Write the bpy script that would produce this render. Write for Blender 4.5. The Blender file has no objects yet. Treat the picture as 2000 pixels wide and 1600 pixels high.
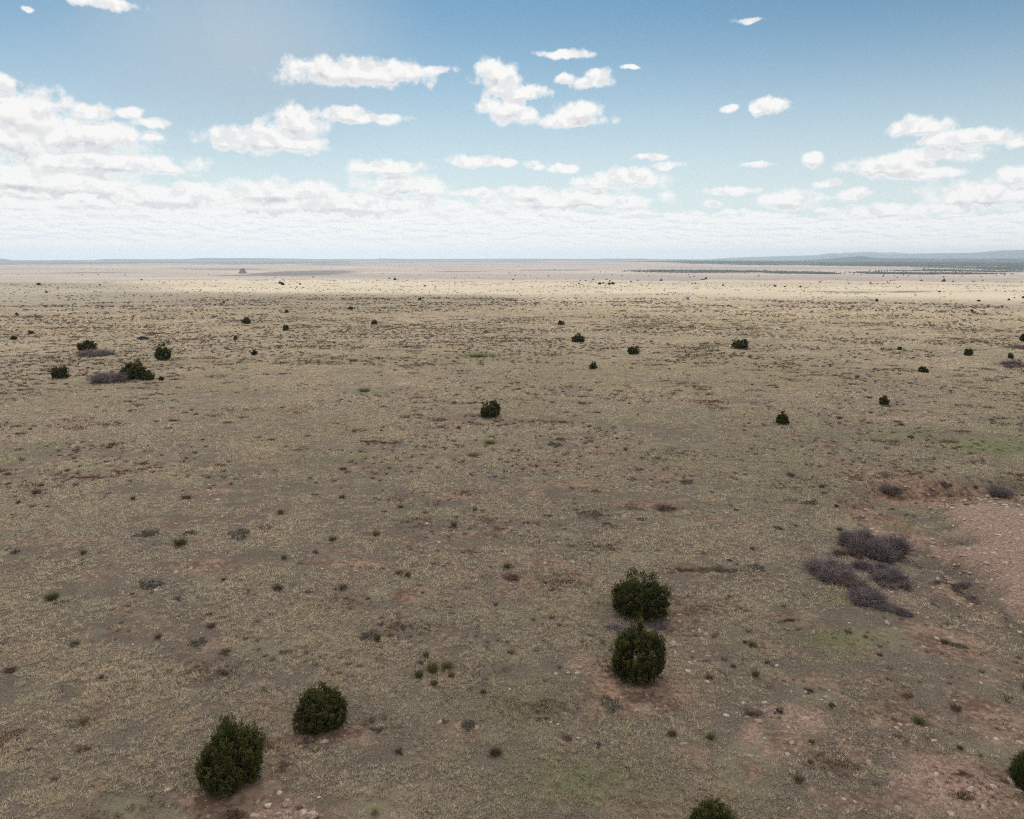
import bpy, math, random
import numpy as np
from mathutils import Vector

# ------------------------------------------------------------------ camera, sky, sun, exposure
SC = bpy.context.scene
COL = SC.collection
R = math.radians
CAM_H = 33.0
FPX = 1481.0            # focal length in photo pixels (photo 2000 wide)
PITCH = R(11.49)        # below the horizon

cam_d = bpy.data.cameras.new('camera')
cam = bpy.data.objects.new('camera', cam_d)
COL.objects.link(cam)
cam.location = (0, 0, CAM_H)
cam.rotation_euler = (R(90) - PITCH, 0, 0)
cam_d.sensor_width = 36
cam_d.lens = 36 * FPX / 2000
cam_d.clip_start = 0.5
cam_d.clip_end = 200000
SC.camera = cam

SUN_EL, SUN_AZ = R(48), R(-14)      # azimuth measured from the view direction (+Y) towards +X
SUNV = np.array([math.sin(SUN_AZ) * math.cos(SUN_EL), math.cos(SUN_AZ) * math.cos(SUN_EL), math.sin(SUN_EL)])
SKY_STRENGTH = 0.13
SUN_STRENGTH = 4.8

SC.view_settings.view_transform = 'Standard'
SC.view_settings.look = 'None'
SC.view_settings.exposure = 0.0
SC.view_settings.gamma = 1.0
SC.render.engine = 'CYCLES'
SC.cycles.max_bounces = 5
SC.cycles.diffuse_bounces = 3
SC.cycles.glossy_bounces = 2
SC.cycles.transmission_bounces = 3
SC.cycles.volume_bounces = 0
SC.cycles.transparent_max_bounces = 12
SC.cycles.sample_clamp_indirect = 4
SC.cycles.use_denoising = False
SC.cycles.filter_width = 1.15


def pix_dir(px, py):
    """photo pixel (2000 x 1600) -> unit direction in the world."""
    cx = (px - 1000.0) / FPX
    cy = -(py - 800.0) / FPX
    c, s = math.cos(PITCH), math.sin(PITCH)
    v = np.array([cx, c + s * cy, -s + c * cy])
    return v / np.linalg.norm(v)


# ---- node helpers
class NT:
    def __init__(self, tree):
        self.t = tree; self.n = tree.nodes; self.l = tree.links
        self.n.clear()

    def new(self, typ, **kw):
        nd = self.n.new(typ)
        for k, v in kw.items():
            setattr(nd, k, v)
        return nd

    def put(self, sock, v):
        if v is None:
            return
        if hasattr(v, 'is_output'):
            self.l.new(v, sock)
        else:
            if sock.type == 'RGBA' and len(v) == 3:
                v = (*v, 1)
            sock.default_value = v

    def m(self, op, a, b=None, c=None, clamp=False):
        nd = self.new('ShaderNodeMath', operation=op, use_clamp=clamp)
        for i, v in enumerate((a, b, c)):
            self.put(nd.inputs[i], v)
        return nd.outputs[0]

    def v(self, op, a, b=None, c=None):
        nd = self.new('ShaderNodeVectorMath', operation=op)
        for i, x in enumerate((a, b, c)):
            if x is not None and i < len(nd.inputs):
                self.put(nd.inputs[i], x)
        return nd.outputs['Value'] if op in ('LENGTH', 'DOT_PRODUCT', 'DISTANCE') else nd.outputs[0]

    def scale(self, a, s):
        nd = self.new('ShaderNodeVectorMath', operation='SCALE')
        self.put(nd.inputs[0], a); self.put(nd.inputs['Scale'], s)
        return nd.outputs[0]

    def noise(self, vec, scale, detail=4.0, rough=0.55, color=False, dist=0.0, lac=2.0):
        nd = self.new('ShaderNodeTexNoise')
        self.put(nd.inputs['Vector'], vec)
        nd.inputs['Scale'].default_value = scale
        nd.inputs['Detail'].default_value = detail
        nd.inputs['Roughness'].default_value = rough
        nd.inputs['Lacunarity'].default_value = lac
        nd.inputs['Distortion'].default_value = dist
        return nd.outputs['Color'] if color else nd.outputs[0]

    def ss(self, x, a, b, lo=0.0, hi=1.0):
        nd = self.new('ShaderNodeMapRange', interpolation_type='SMOOTHSTEP')
        self.put(nd.inputs['Value'], x)
        nd.inputs['From Min'].default_value = a; nd.inputs['From Max'].default_value = b
        nd.inputs['To Min'].default_value = lo; nd.inputs['To Max'].default_value = hi
        return nd.outputs[0]

    def mix(self, f, a, b, blend='MIX'):
        nd = self.new('ShaderNodeMix', data_type='RGBA', blend_type=blend)
        self.put(nd.inputs['Factor'], f)
        self.put(nd.inputs['A' if False else 6], a); self.put(nd.inputs[7], b)
        return nd.outputs[2]

    def comb(self, x, y, z):
        nd = self.new('ShaderNodeCombineXYZ')
        for i, q in enumerate((x, y, z)):
            self.put(nd.inputs[i], q)
        return nd.outputs[0]

    def sep(self, v):
        nd = self.new('ShaderNodeSeparateXYZ'); self.put(nd.inputs[0], v)
        return nd.outputs

    def attr(self, name, out='Fac'):
        nd = self.new('ShaderNodeAttribute', attribute_name=name)
        return nd.outputs[out]


CLOUDS = [  # photo x, y, half width, half height
    (700, 142, 135, 26), (625, 132, 62, 12), (790, 142, 62, 15), (850, 138, 42, 9),
    (965, 143, 36, 26), (985, 168, 36, 22), (1012, 183, 50, 15), (985, 213, 44, 24), (1030, 225, 26, 15),
    (1110, 236, 68, 13), (1132, 220, 40, 20), (1105, 106, 50, 9), (1150, 162, 38, 12), (1172, 145, 22, 12), (1105, 155, 18, 10),
    (1228, 134, 16, 4), (1497, 208, 34, 16), (1427, 211, 17, 7), (715, 232, 75, 10), (675, 220, 42, 11),
    (510, 275, 95, 24), (578, 242, 55, 32), (450, 272, 42, 22), (565, 280, 66, 18),
    (50, 225, 95, 48), (0, 262, 120, 60), (0, 165, 27, 20), (185, 220, 40, 16), (255, 220, 30, 12), (290, 241, 36, 10),
    (170, 268, 120, 34), (290, 268, 26, 9), (200, 318, 165, 22), (300, 325, 75, 12), (50, 350, 220, 34), (160, 362, 120, 22),
    (755, 326, 66, 14), (930, 315, 46, 12), (990, 318, 20, 7), (1045, 323, 23, 8), (1100, 329, 22, 8),
    (1225, 351, 66, 20), (1170, 360, 50, 14), (1270, 308, 26, 7), (1300, 325, 30, 8),
    (540, 376, 125, 22), (785, 364, 82, 22), (930, 376, 50, 8), (1040, 375, 75, 11), (1110, 392, 165, 20), (660, 400, 240, 24),
    (1590, 308, 19, 13), (1480, 321, 28, 5), (1620, 357, 29, 8), (1430, 373, 46, 8), (1548, 390, 64, 18), (1665, 380, 32, 10),
    (1797, 247, 58, 20), (1890, 271, 105, 15), (1990, 275, 30, 10), (1832, 302, 82, 15), (1740, 326, 82, 20), (1810, 338, 62, 11),
    (1930, 380, 135, 25), (1990, 345, 34, 22), (1720, 413, 82, 13), (1845, 407, 66, 12), (200, 4, 62, 13), (55, 18, 12, 6),
    (1468, 38, 26, 6), (1395, 400, 22, 7), (320, 385, 160, 26), (1290, 392, 0.1, 0.1),
]


def build_world():
    w = bpy.data.worlds.new('World'); SC.world = w; w.use_nodes = True
    N = NT(w.node_tree)
    geo = N.new('ShaderNodeTexCoord')
    d = N.v('NORMALIZE', geo.outputs['Generated'])
    x, y, z = N.sep(d)
    az = N.m('ARCTAN2', x, y)
    el = N.m('ARCSINE', z)
    deg = 180 / math.pi
    P = N.comb(N.m('MULTIPLY', az, deg), N.m('MULTIPLY', el, deg), 0.0)
    sky = N.new('ShaderNodeTexSky', sky_type='NISHITA')
    sky.sun_disc = False
    sky.sun_elevation = SUN_EL
    sky.sun_rotation = SUN_AZ
    sky.air_density = 1.0; sky.dust_density = 1.2; sky.ozone_density = 1.0; sky.altitude = 1700
    skyc = N.mix(1.0, sky.outputs[0], (SKY_STRENGTH * .44, SKY_STRENGTH * .62, SKY_STRENGTH * .61), 'MULTIPLY')
    # thin pale air above the horizon and a faint high veil on the left
    low = N.m('POWER', N.m('SUBTRACT', 1.0, N.ss(el, 0.0, R(19))), 1.2)
    skyc = N.mix(N.m('MULTIPLY', low, 0.88), skyc, (0.80, 0.86, 0.86))
    veil_n = N.noise(N.v('MULTIPLY', P, (0.10, 0.035, 1)), 1.0, 5, 0.6, dist=0.6)
    c0 = pix_dir(470, 90)
    va = math.degrees(math.atan2(c0[0], c0[1])); ve = math.degrees(math.asin(c0[2]))
    vd = N.v('LENGTH', N.v('MULTIPLY', N.v('SUBTRACT', P, (va, ve, 0)), (1 / 15.0, 1 / 9.0, 0)))
    veil = N.m('MULTIPLY', N.m('SUBTRACT', 1.0, N.ss(vd, 0.0, 1.0)), N.ss(veil_n, 0.18, 0.60))
    skyc = N.mix(N.m('MULTIPLY', veil, 0.9), skyc, (0.46, 0.57, 0.66))
    # cumulus
    wrp = N.noise(P, 0.55, 3, 0.6, color=True)
    Pw = N.v('ADD', P, N.v('MULTIPLY', N.v('SUBTRACT', wrp, (0.5, 0.5, 0.5)), (1.3, 0.7, 0)))
    acc = None; acc2 = None
    Pw2 = N.v('ADD', Pw, (0.05, 0.55, 0))
    for (px, py, rx, ry) in CLOUDS:
        if rx < 1:
            continue
        q = pix_dir(px, py)
        ca = math.degrees(math.atan2(q[0], q[1])); ce = math.degrees(math.asin(q[2]))
        qx = pix_dir(px + rx, py); qy = pix_dir(px, py - ry)
        sa = abs(math.degrees(math.atan2(qx[0], qx[1])) - ca); se = abs(math.degrees(math.asin(qy[2])) - ce)
        dd = N.v('MULTIPLY_ADD', Pw, (1 / sa, 1 / se, 0), (-ca / sa, -ce / se, 0))
        ln = N.v('LENGTH', dd)
        acc = ln if acc is None else N.m('MINIMUM', acc, ln)
        ln2 = N.v('LENGTH', N.v('MULTIPLY_ADD', Pw2, (1 / sa, 1 / se, 0), (-ca / sa, -ce / se, 0)))
        acc2 = ln2 if acc2 is None else N.m('MINIMUM', acc2, ln2)
    F = N.m('SUBTRACT', 1.0, acc)
    nz = N.noise(P, 0.75, 6, 0.54)
    nz2 = N.noise(N.v('ADD', P, (0.12, 0.55, 0)), 0.75, 5, 0.54)
    dens = N.m('ADD', F, N.m('MULTIPLY', N.m('SUBTRACT', nz, 0.5), 2.3))
    nz3 = N.noise(N.v('ADD', P, (31, 17, 0)), 2.6, 5, 0.65)
    dens = N.m('ADD', dens, N.m('MULTIPLY', N.m('SUBTRACT', nz3, 0.5), 0.6))
    # gaps for puffs far from any centre
    cum = N.ss(dens, -0.40, 0.32)
    cum = N.m('MULTIPLY', cum, N.ss(F, -1.1, -0.25))
    # the layered deck near the horizon, seen along its underside
    eld = N.m('MULTIPLY', el, deg)
    lay = N.ss(eld, 1.6, 3.6)
    dsh = N.comb(N.m('MULTIPLY', az, 11.0), N.m('MULTIPLY', el, 30.0), 0.0)
    dsl = N.comb(N.m('MULTIPLY', az, 17.0), N.m('MULTIPLY', el, 70.0), 3.0)

    def two(v1, v2, det):
        n1 = N.noise(v1, 2.0, det, 0.62); n2 = N.noise(v2, 2.0, det, 0.62)
        return N.m('ADD', N.m('MULTIPLY', n1, lay), N.m('MULTIPLY', n2, N.m('SUBTRACT', 1.0, lay)))
    dn = two(dsh, dsl, 5)
    dn2 = two(N.v('ADD', dsh, (0.03, 0.14, 0.0)), N.v('ADD', dsl, (0.03, 0.14, 0.0)), 5)
    big = N.noise(P, 0.10, 3, 0.5)
    roof = N.m('ADD', N.ss(az, R(-30), R(26), 6.4, 4.1), N.m('MULTIPLY', N.m('SUBTRACT', big, 0.5), 3.0))
    rel = N.m('DIVIDE', eld, roof)
    cover = N.ss(rel, 0.40, 1.10, 0.34, -0.28)
    deck = N.ss(N.m('ADD', dn, cover), 0.56, 0.68)
    # unseen bright cloud added overhead and behind the camera as fill light
    on = N.noise(N.comb(N.m('DIVIDE', x, N.m('ADD', z, 0.2)), N.m('DIVIDE', y, N.m('ADD', z, 0.2)), 0.0), 1.6, 6, 0.6)
    over = N.m('MULTIPLY', N.ss(on, 0.46, 0.62), N.m('MAXIMUM', N.ss(eld, 22, 30), N.m('MULTIPLY', N.ss(y, 0.25, -0.2), N.ss(eld, 0, 6))))
    shade = N.ss(N.m('SUBTRACT', nz, nz2), -0.14, 0.05)
    base_ = N.ss(N.m('SUBTRACT', acc2, acc), -0.45, 0.10)
    shade = N.m('ADD', N.m('MULTIPLY', shade, 0.45), N.m('MULTIPLY', base_, 0.60))
    shade = N.m('MAXIMUM', shade, N.ss(dens, 0.50, -0.05))
    cc = N.mix(shade, (0.60, 0.61, 0.645), (0.965, 0.96, 0.94))
    dshade = N.ss(N.m('SUBTRACT', dn, dn2), -0.13, 0.04)
    lay2 = N.ss(eld, 2.0, 4.4)
    dc = N.mix(dshade, N.mix(lay2, (0.83, 0.84, 0.875), (0.68, 0.69, 0.74)), (0.965, 0.96, 0.935))
    fade = N.ss(eld, 0.0, 1.3)
    dc = N.mix(fade, (1.12, 1.02, 0.90), dc)
    out = N.mix(deck, skyc, dc)
    out = N.mix(cum, out, cc)
    out = N.mix(over, out, (2.6, 2.45, 2.25))
    bg = N.new('ShaderNodeBackground'); N.put(bg.inputs[0], out); bg.inputs[1].default_value = 1.0
    o = N.new('ShaderNodeOutputWorld'); N.l.new(bg.outputs[0], o.inputs[0])


build_world()

sun_d = bpy.data.lights.new('sun', 'SUN'); sun_d.energy = SUN_STRENGTH; sun_d.angle = R(0.53); sun_d.color = (1, 0.95, 0.86)
sun = bpy.data.objects.new('sun', sun_d); COL.objects.link(sun)
sun.rotation_euler = Vector(-SUNV).to_track_quat('-Z', 'Y').to_euler()
sun.location = (0, 0, 2500)

# ------------------------------------------------------------------ numpy noise and terrain
rng = np.random.default_rng(7)


def _h(ix, iy, seed):
    n = (ix.astype(np.int64) * 374761393 + iy.astype(np.int64) * 668265263 + seed * 1442695041) & 0x7fffffff
    n = ((n ^ (n >> 13)) * 1274126177) & 0x7fffffff
    return ((n ^ (n >> 16)) & 0xffff) / 65535.0


def vn(x, y, seed=0):
    x = np.asarray(x, float); y = np.asarray(y, float)
    ix = np.floor(x); iy = np.floor(y); fx = x - ix; fy = y - iy
    fx = fx * fx * (3 - 2 * fx); fy = fy * fy * (3 - 2 * fy)
    a = _h(ix, iy, seed); b = _h(ix + 1, iy, seed); c = _h(ix, iy + 1, seed); d = _h(ix + 1, iy + 1, seed)
    return (a * (1 - fx) + b * fx) * (1 - fy) + (c * (1 - fx) + d * fx) * fy


def fbm(x, y, seed=0, o=4, g=0.5):
    s = 0; a = 1; t = 0
    for i in range(o):
        s = s + a * vn(x * 2 ** i, y * 2 ** i, seed + i * 17); t += a; a *= g
    return s / t


def sst(x, a, b):
    t = np.clip((x - a) / (b - a), 0, 1)
    return t * t * (3 - 2 * t)


def flat(px, py, z=0.0):
    d = pix_dir(px, py)
    t = (CAM_H - z) / -d[2]
    return d[0] * t, d[1] * t


def bump(x, y, cx, cy, rx, ry, a=0.0):
    c, s = math.cos(a), math.sin(a)
    u = (x - cx) * c + (y - cy) * s; v = -(x - cx) * s + (y - cy) * c
    return np.exp(-((u / rx) ** 2 + (v / ry) ** 2))


PIT = flat(1700, 1060); MND = flat(1960, 1120)
GUL = flat(1722, 569)


def seg_dist(x, y, pts):
    best = np.full(np.shape(x), 1e9)
    for (x0, y0), (x1, y1) in zip(pts[:-1], pts[1:]):
        dx, dy = x1 - x0, y1 - y0
        t = np.clip(((x - x0) * dx + (y - y0) * dy) / (dx * dx + dy * dy), 0, 1)
        best = np.minimum(best, np.hypot(x - x0 - t * dx, y - y0 - t * dy))
    return best


DITCH = [flat(2150, 958), flat(1900, 962), flat(1745, 975), flat(1735, 1015), flat(1800, 1080), flat(1850, 1140), flat(1990, 1230), flat(2150, 1330)]
RIM = [flat(2200, 930), flat(1900, 935), flat(1740, 940), flat(1640, 975), flat(1600, 1040), flat(1580, 1100)]


def in_poly(x, y, poly):
    x = np.asarray(x, float); y = np.asarray(y, float)
    ins = np.zeros(x.shape, bool)
    n = len(poly)
    for i in range(n):
        x0, y0 = poly[i]; x1, y1 = poly[(i + 1) % n]
        if y0 == y1:
            continue
        c = ((y0 > y) != (y1 > y)) & (x < (x1 - x0) * (y - y0) / (y1 - y0) + x0)
        ins ^= c
    return ins


MOUND_POLY = [flat(*p) for p in [(1775, 1000), (1800, 985), (1880, 978), (2000, 976), (2300, 970), (2400, 1400), (2000, 1225), (1900, 1180), (1840, 1120), (1790, 1060)]]


PIT_POLY = [flat(*p) for p in [(1630, 990), (1665, 955), (1740, 940), (1900, 934), (2250, 928), (2600, 1500), (2000, 1250), (1850, 1160), (1770, 1090), (1680, 1020)]]


def pit_mask(x, y):
    d = seg_dist(x, y, PIT_POLY + [PIT_POLY[0]])
    s = np.where(in_poly(x, y, PIT_POLY), d, -d)
    return sst(s + (fbm(x / 5, y / 5, 33) - .5) * 4, -.8, 3.0)


def mound_mask(x, y):
    d = seg_dist(x, y, MOUND_POLY + [MOUND_POLY[0]])
    s = np.where(in_poly(x, y, MOUND_POLY), d, -d)
    return sst(s + (fbm(x / 6, y / 6, 31, 5, .6) - .5) * 12, -2.0, 7.0)


def hz(x, y):
    x = np.asarray(x, float); y = np.asarray(y, float)
    D = np.hypot(x, y)
    z = 1.6 * (fbm(x / 210, y / 210, 1) - .5) * sst(D, 60, 260)
    z = z + 0.30 * (fbm(x / 14, y / 14, 2) - .5) + 0.10 * (fbm(x / 3, y / 3, 5) - .5) * (1 - sst(D, 150, 300))
    # low swell on the left
    z = z + 4.0 * bump(x, y, -560, 915, 330, 150, 0.1) + 2.2 * bump(x, y, -300, 985, 130, 70)
    # dug pit and spoil mound at the right
    m = mound_mask(x, y)
    pm = pit_mask(x, y)
    z = z - 1.5 * pm
    z = z + 2.3 * m * (0.6 + 0.8 * fbm(x / 9, y / 9, 8)) + .25 * pm * (fbm(x / 2.2, y / 2.2, 9) - .5)
    dd = seg_dist(x, y, DITCH)
    z = z - .5 * np.exp(-(dd / 5.0) ** 2)
    # small gully
    z = z - 4.5 * bump(x, y, GUL[0], GUL[1] + 10, 42, 18) * (0.6 + 0.8 * vn(x / 14, y / 14, 12))
    # edge of the plateau and the plain beyond
    az = np.arctan2(x, y)
    edge = 900 + 420 * (fbm(az * 7 + 5, D * 0, 21) - .5) + 90 * (vn(az * 40, D * 0, 22) - .5)
    drop = sst(D, edge, edge + 2100)
    z = z - 60 * drop
    z = z + drop * (13 * (fbm(x / 900, y / 600, 23) - .55)) + sst(D, 4000, 9000) * (16 * (fbm(x / 5200, y / 3000, 24) - .5))
    z = z + sst(D, 5000, 12000) * 10 - D * D / 12.74e6
    # low rise that carries the woodland at the right
    z = z + 14 * bump(x, y, 4600, 8600, 3800, 900, -0.05) + 12 * bump(x, y, 2100, 9800, 1400, 600)
    return z


def g(px, py):
    """point of the ground seen at a photo pixel"""
    x, y = flat(px, py)
    for _ in range(12):
        z = float(hz(x, y))
        nx, ny = flat(px, py, z)
        x = 0.5 * x + 0.5 * nx; y = 0.5 * y + 0.5 * ny
    return x, y, float(hz(x, y))


def mpp(x, y):
    """metres per photo pixel at a point"""
    return (y * math.cos(PITCH) + CAM_H * math.sin(PITCH)) / FPX


# ------------------------------------------------------------------ mesh helpers
def mesh_np(name, V, F, mat=None, attrs=None, smooth=False):
    """V (n,3), F (m,k) int array with k 3 or 4"""
    V = np.asarray(V, np.float32); F = np.asarray(F, np.int32)
    me = bpy.data.meshes.new(name)
    me.vertices.add(len(V)); me.vertices.foreach_set('co', V.ravel())
    k = F.shape[1]
    me.loops.add(F.size); me.loops.foreach_set('vertex_index', F.ravel())
    me.polygons.add(len(F))
    me.polygons.foreach_set('loop_start', np.arange(0, F.size, k, dtype=np.int32))
    me.polygons.foreach_set('loop_total', np.full(len(F), k, np.int32))
    if smooth:
        me.polygons.foreach_set('use_smooth', np.ones(len(F), bool))
    if attrs:
        for an, data in attrs.items():
            data = np.asarray(data, np.float32)
            if data.ndim == 2:
                a = me.attributes.new(an, 'FLOAT_COLOR', 'POINT')
                d4 = np.ones((len(V), 4), np.float32); d4[:, :3] = data
                a.data.foreach_set('color', d4.ravel())
            else:
                a = me.attributes.new(an, 'FLOAT', 'POINT')
                a.data.foreach_set('value', data)
    me.update(calc_edges=True)
    if mat:
        me.materials.append(mat)
    return me


def link(name, me, parent=None, loc=None):
    o = bpy.data.objects.new(name, me); COL.objects.link(o)
    if parent:
        o.parent = parent
    if loc is not None:
        o.location = loc
    return o


def tag(o, label=None, cat=None, group=None, kind=None):
    if label: o['label'] = label
    if cat: o['category'] = cat
    if group: o['group'] = group
    if kind: o['kind'] = kind
    return o


def empty(name, loc, rz=0, s=1.0):
    o = bpy.data.objects.new(name, None); COL.objects.link(o)
    o.location = loc; o.rotation_euler = (0, 0, rz)
    o.scale = (s, s, s) if not isinstance(s, tuple) else s
    o.empty_display_size = 0.3
    return o


class MB:
    """collects quads and triangles of hand made shapes"""
    def __init__(self): self.V = []; self.F = []

    def add(self, V, F):
        b = len(self.V); self.V += [tuple(v) for v in V]; self.F += [tuple(i + b for i in f) for f in F]

    def box(self, c, s):
        x, y, z = c; a, b, h = s[0] / 2, s[1] / 2, s[2] / 2
        V = [(x + i * a, y + j * b, z + k * h) for i in (-1, 1) for j in (-1, 1) for k in (-1, 1)]
        self.add(V, [(0, 1, 3, 2), (4, 6, 7, 5), (0, 4, 5, 1), (2, 3, 7, 6), (0, 2, 6, 4), (1, 5, 7, 3)])

    def tube(self, p, q, r0, r1=None, n=8):
        r1 = r0 if r1 is None else r1
        p = Vector(p); q = Vector(q); d = (q - p).normalized()
        u = d.orthogonal().normalized(); w = d.cross(u)
        V = []
        for (c, r) in ((p, r0), (q, r1)):
            for i in range(n):
                a = 2 * math.pi * i / n
                V.append(c + u * math.cos(a) * r + w * math.sin(a) * r)
        F = [(i, (i + 1) % n, n + (i + 1) % n, n + i) for i in range(n)] + [tuple(range(n))[::-1], tuple(range(n, 2 * n))]
        self.add(V, F)

    def build(self, name, mat, parent=None, smooth=False, bevel=0):
        me = bpy.data.meshes.new(name); me.from_pydata(self.V, [], self.F); me.update()
        me.materials.append(mat)
        if smooth:
            for p in me.polygons: p.use_smooth = True
        o = link(name, me, parent)
        if bevel:
            b = o.modifiers.new('bevel', 'BEVEL'); b.width = bevel; b.segments = 2; b.limit_method = 'ANGLE'
        return o


# ------------------------------------------------------------------ materials
def mat(name):
    m = bpy.data.materials.new(name); m.use_nodes = True
    return m, NT(m.node_tree)


def finish(N, color, rough=0.9, bump_h=None, bump_d=0.05, bump_s=0.6, spec=0.2, trans=None, metallic=0.0):
    b = N.new('ShaderNodeBsdfPrincipled')
    N.put(b.inputs['Base Color'], color); N.put(b.inputs['Roughness'], rough)
    b.inputs['Specular IOR Level'].default_value = spec
    b.inputs['Metallic'].default_value = metallic
    if bump_h is not None:
        bp = N.new('ShaderNodeBump'); N.put(bp.inputs['Height'], bump_h)
        bp.inputs['Distance'].default_value = bump_d; bp.inputs['Strength'].default_value = bump_s
        N.l.new(bp.outputs[0], b.inputs['Normal'])
    sh = b.outputs[0]
    if trans:
        t = N.new('ShaderNodeBsdfTranslucent'); N.put(t.inputs[0], color)
        ms = N.new('ShaderNodeMixShader'); ms.inputs[0].default_value = trans
        N.l.new(sh, ms.inputs[1]); N.l.new(t.outputs[0], ms.inputs[2]); sh = ms.outputs[0]
    o = N.new('ShaderNodeOutputMaterial'); N.l.new(sh, o.inputs[0])


def ground_mat():
    m, N = mat('dry_range_ground')
    P = N.new('ShaderNodeTexCoord').outputs['Object']
    P = N.v('MULTIPLY', P, (1, 1, 0))
    big = N.noise(P, 1 / 170.0, 5, 0.6)
    mid = N.noise(P, 1 / 16.0, 5, 0.6)
    mid2 = N.noise(N.v('ADD', P, (311, 97, 0)), 1 / 7.0, 5, 0.62)
    fine = N.noise(P, 1 / 0.8, 5, 0.65)
    fine2 = N.noise(N.v('ADD', P, (11, 7, 0)), 3.4, 4, 0.7)
    patch = N.noise(N.v('ADD', P, (-91, 57, 0)), 1 / 5.0, 6, 0.66)
    fa = N.noise(N.v('ADD', P, (5, 3, 0)), 2.0, 3, 0.6)
    fb = N.noise(N.v('ADD', P, (15, 33, 0)), 0.42, 5, 0.7)
    spk = N.m('ADD', N.m('MULTIPLY', fa, 0.45), N.m('MULTIPLY', fb, 0.55))
    straw = N.mix(N.ss(spk, 0.42, 0.56), (0.165, 0.130, 0.095), (0.42, 0.345, 0.240))
    litter = N.mix(N.ss(spk, 0.43, 0.58), (0.130, 0.102, 0.080), (0.34, 0.28, 0.205))
    c = N.mix(N.ss(mid, 0.44, 0.56), straw, litter)
    pl = N.noise(N.v('ADD', P, (700, -300, 0)), 1 / 9.0, 7, 0.7)
    c = N.mix(N.m('MULTIPLY', N.ss(pl, 0.53, 0.64), 0.40), c, N.mix(N.ss(spk, 0.42, 0.6), (0.11, 0.082, 0.072), (0.235, 0.185, 0.165)))
    # bare ground between the tufts where the grass itself is modelled
    c = N.mix(N.m('SUBTRACT', 1.0, N.attr('mixg')), c, N.mix(N.ss(N.noise(N.v('ADD', P, (9, 1, 0)), 7.0, 3, 0.7), 0.38, 0.64), (0.070, 0.055, 0.042), (0.175, 0.140, 0.108)))
    # reddish bare earth in broken patches
    soilc = N.mix(N.ss(spk, 0.42, 0.60), (0.125, 0.074, 0.052), (0.295, 0.195, 0.142))
    sm = N.m('MULTIPLY', N.ss(patch, 0.525, 0.59), N.ss(big, 0.35, 0.60, 0.5, 1.0))
    c = N.mix(N.m('MULTIPLY', sm, 0.75), c, soilc)
    # greyish-green growth
    gm = N.m('MULTIPLY', N.ss(mid2, 0.52, 0.68), 0.45)
    c = N.mix(gm, c, (0.22, 0.205, 0.130))
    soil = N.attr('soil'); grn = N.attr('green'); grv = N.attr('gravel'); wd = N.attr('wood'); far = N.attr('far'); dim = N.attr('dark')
    brk = N.noise(P, 1 / 1.6, 5, 0.7)
    c = N.mix(N.m('MULTIPLY', N.ss(N.m('ADD', soil, N.m('MULTIPLY', N.m('SUBTRACT', brk, 0.5), 1.0)), 0.30, 0.62), 0.9), c, soilc)
    c = N.mix(N.m('MULTIPLY', N.ss(N.m('ADD', grn, N.m('MULTIPLY', N.m('SUBTRACT', brk, 0.5), 1.2)), 0.25, 0.85), 0.42), c, N.mix(fine, (0.15, 0.17, 0.07), (0.22, 0.235, 0.11)))
    vo = N.new('ShaderNodeTexVoronoi'); N.put(vo.inputs['Vector'], P); vo.inputs['Scale'].default_value = 5.5
    gc = N.mix(N.ss(N.sep(vo.outputs['Color'])[0], 0.1, 0.95), (0.195, 0.122, 0.092), (0.345, 0.24, 0.185))
    c = N.mix(N.m('MULTIPLY', N.ss(N.m('ADD', grv, N.m('MULTIPLY', N.m('SUBTRACT', brk, 0.5), 0.7)), 0.3, 0.65), 0.85), c, gc)
    # the far plateau and the plain
    P2 = N.v('MULTIPLY', P, (0.35, 1.0, 0))
    fn = N.noise(P2, 1 / 330.0, 6, 0.62)
    fn2 = N.noise(P2, 1 / 2100.0, 6, 0.6)
    plain = N.mix(N.ss(fn, 0.35, 0.65), (0.265, 0.21, 0.178), (0.355, 0.298, 0.245))
    plain = N.mix(N.ss(fn2, 0.45, 0.65), plain, (0.225, 0.185, 0.17))
    strawy = N.mix(N.ss(fn, 0.38, 0.62), (0.40, 0.35, 0.265), (0.32, 0.275, 0.21))
    c = N.mix(N.ss(far, 0.05, 0.5), c, strawy)
    c = N.mix(N.ss(far, 0.5, 1.0), c, plain)
    wn = N.noise(N.v('MULTIPLY', P, (0.5, 1, 0)), 1 / 60.0, 6, 0.7)
    c = N.mix(N.m('MULTIPLY', N.ss(N.m('ADD', wd, N.m('MULTIPLY', N.m('SUBTRACT', wn, 0.5), 0.9)), 0.40, 0.60), 0.9), c, (0.045, 0.052, 0.042))
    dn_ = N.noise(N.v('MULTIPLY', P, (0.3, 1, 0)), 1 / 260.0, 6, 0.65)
    c = N.mix(N.m('MULTIPLY', N.ss(N.m('ADD', dim, N.m('MULTIPLY', N.m('SUBTRACT', dn_, 0.5), 0.7)), 0.18, 0.50), 0.85), c, (0.085, 0.072, 0.070))  # paints in cloud shadow and gully shade; far land is darker too
    finish(N, c, 0.95, fine2, 0.07, 0.6, spec=0.1)
    return m


def vcol_mat(name, rough=0.8, trans=None, attr='col', spec=0.2, vary=0.0):
    m, N = mat(name)
    c = N.attr(attr, 'Color')
    if vary:
        oi = N.new('ShaderNodeObjectInfo')
        c = N.mix(1.0, c, N.mix(oi.outputs['Random'], (1 - vary,) * 3, (1 + vary, 1 + vary * .9, 1 + vary * .6)), 'MULTIPLY')
    finish(N, c, rough, trans=trans, spec=spec)
    return m


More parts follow.
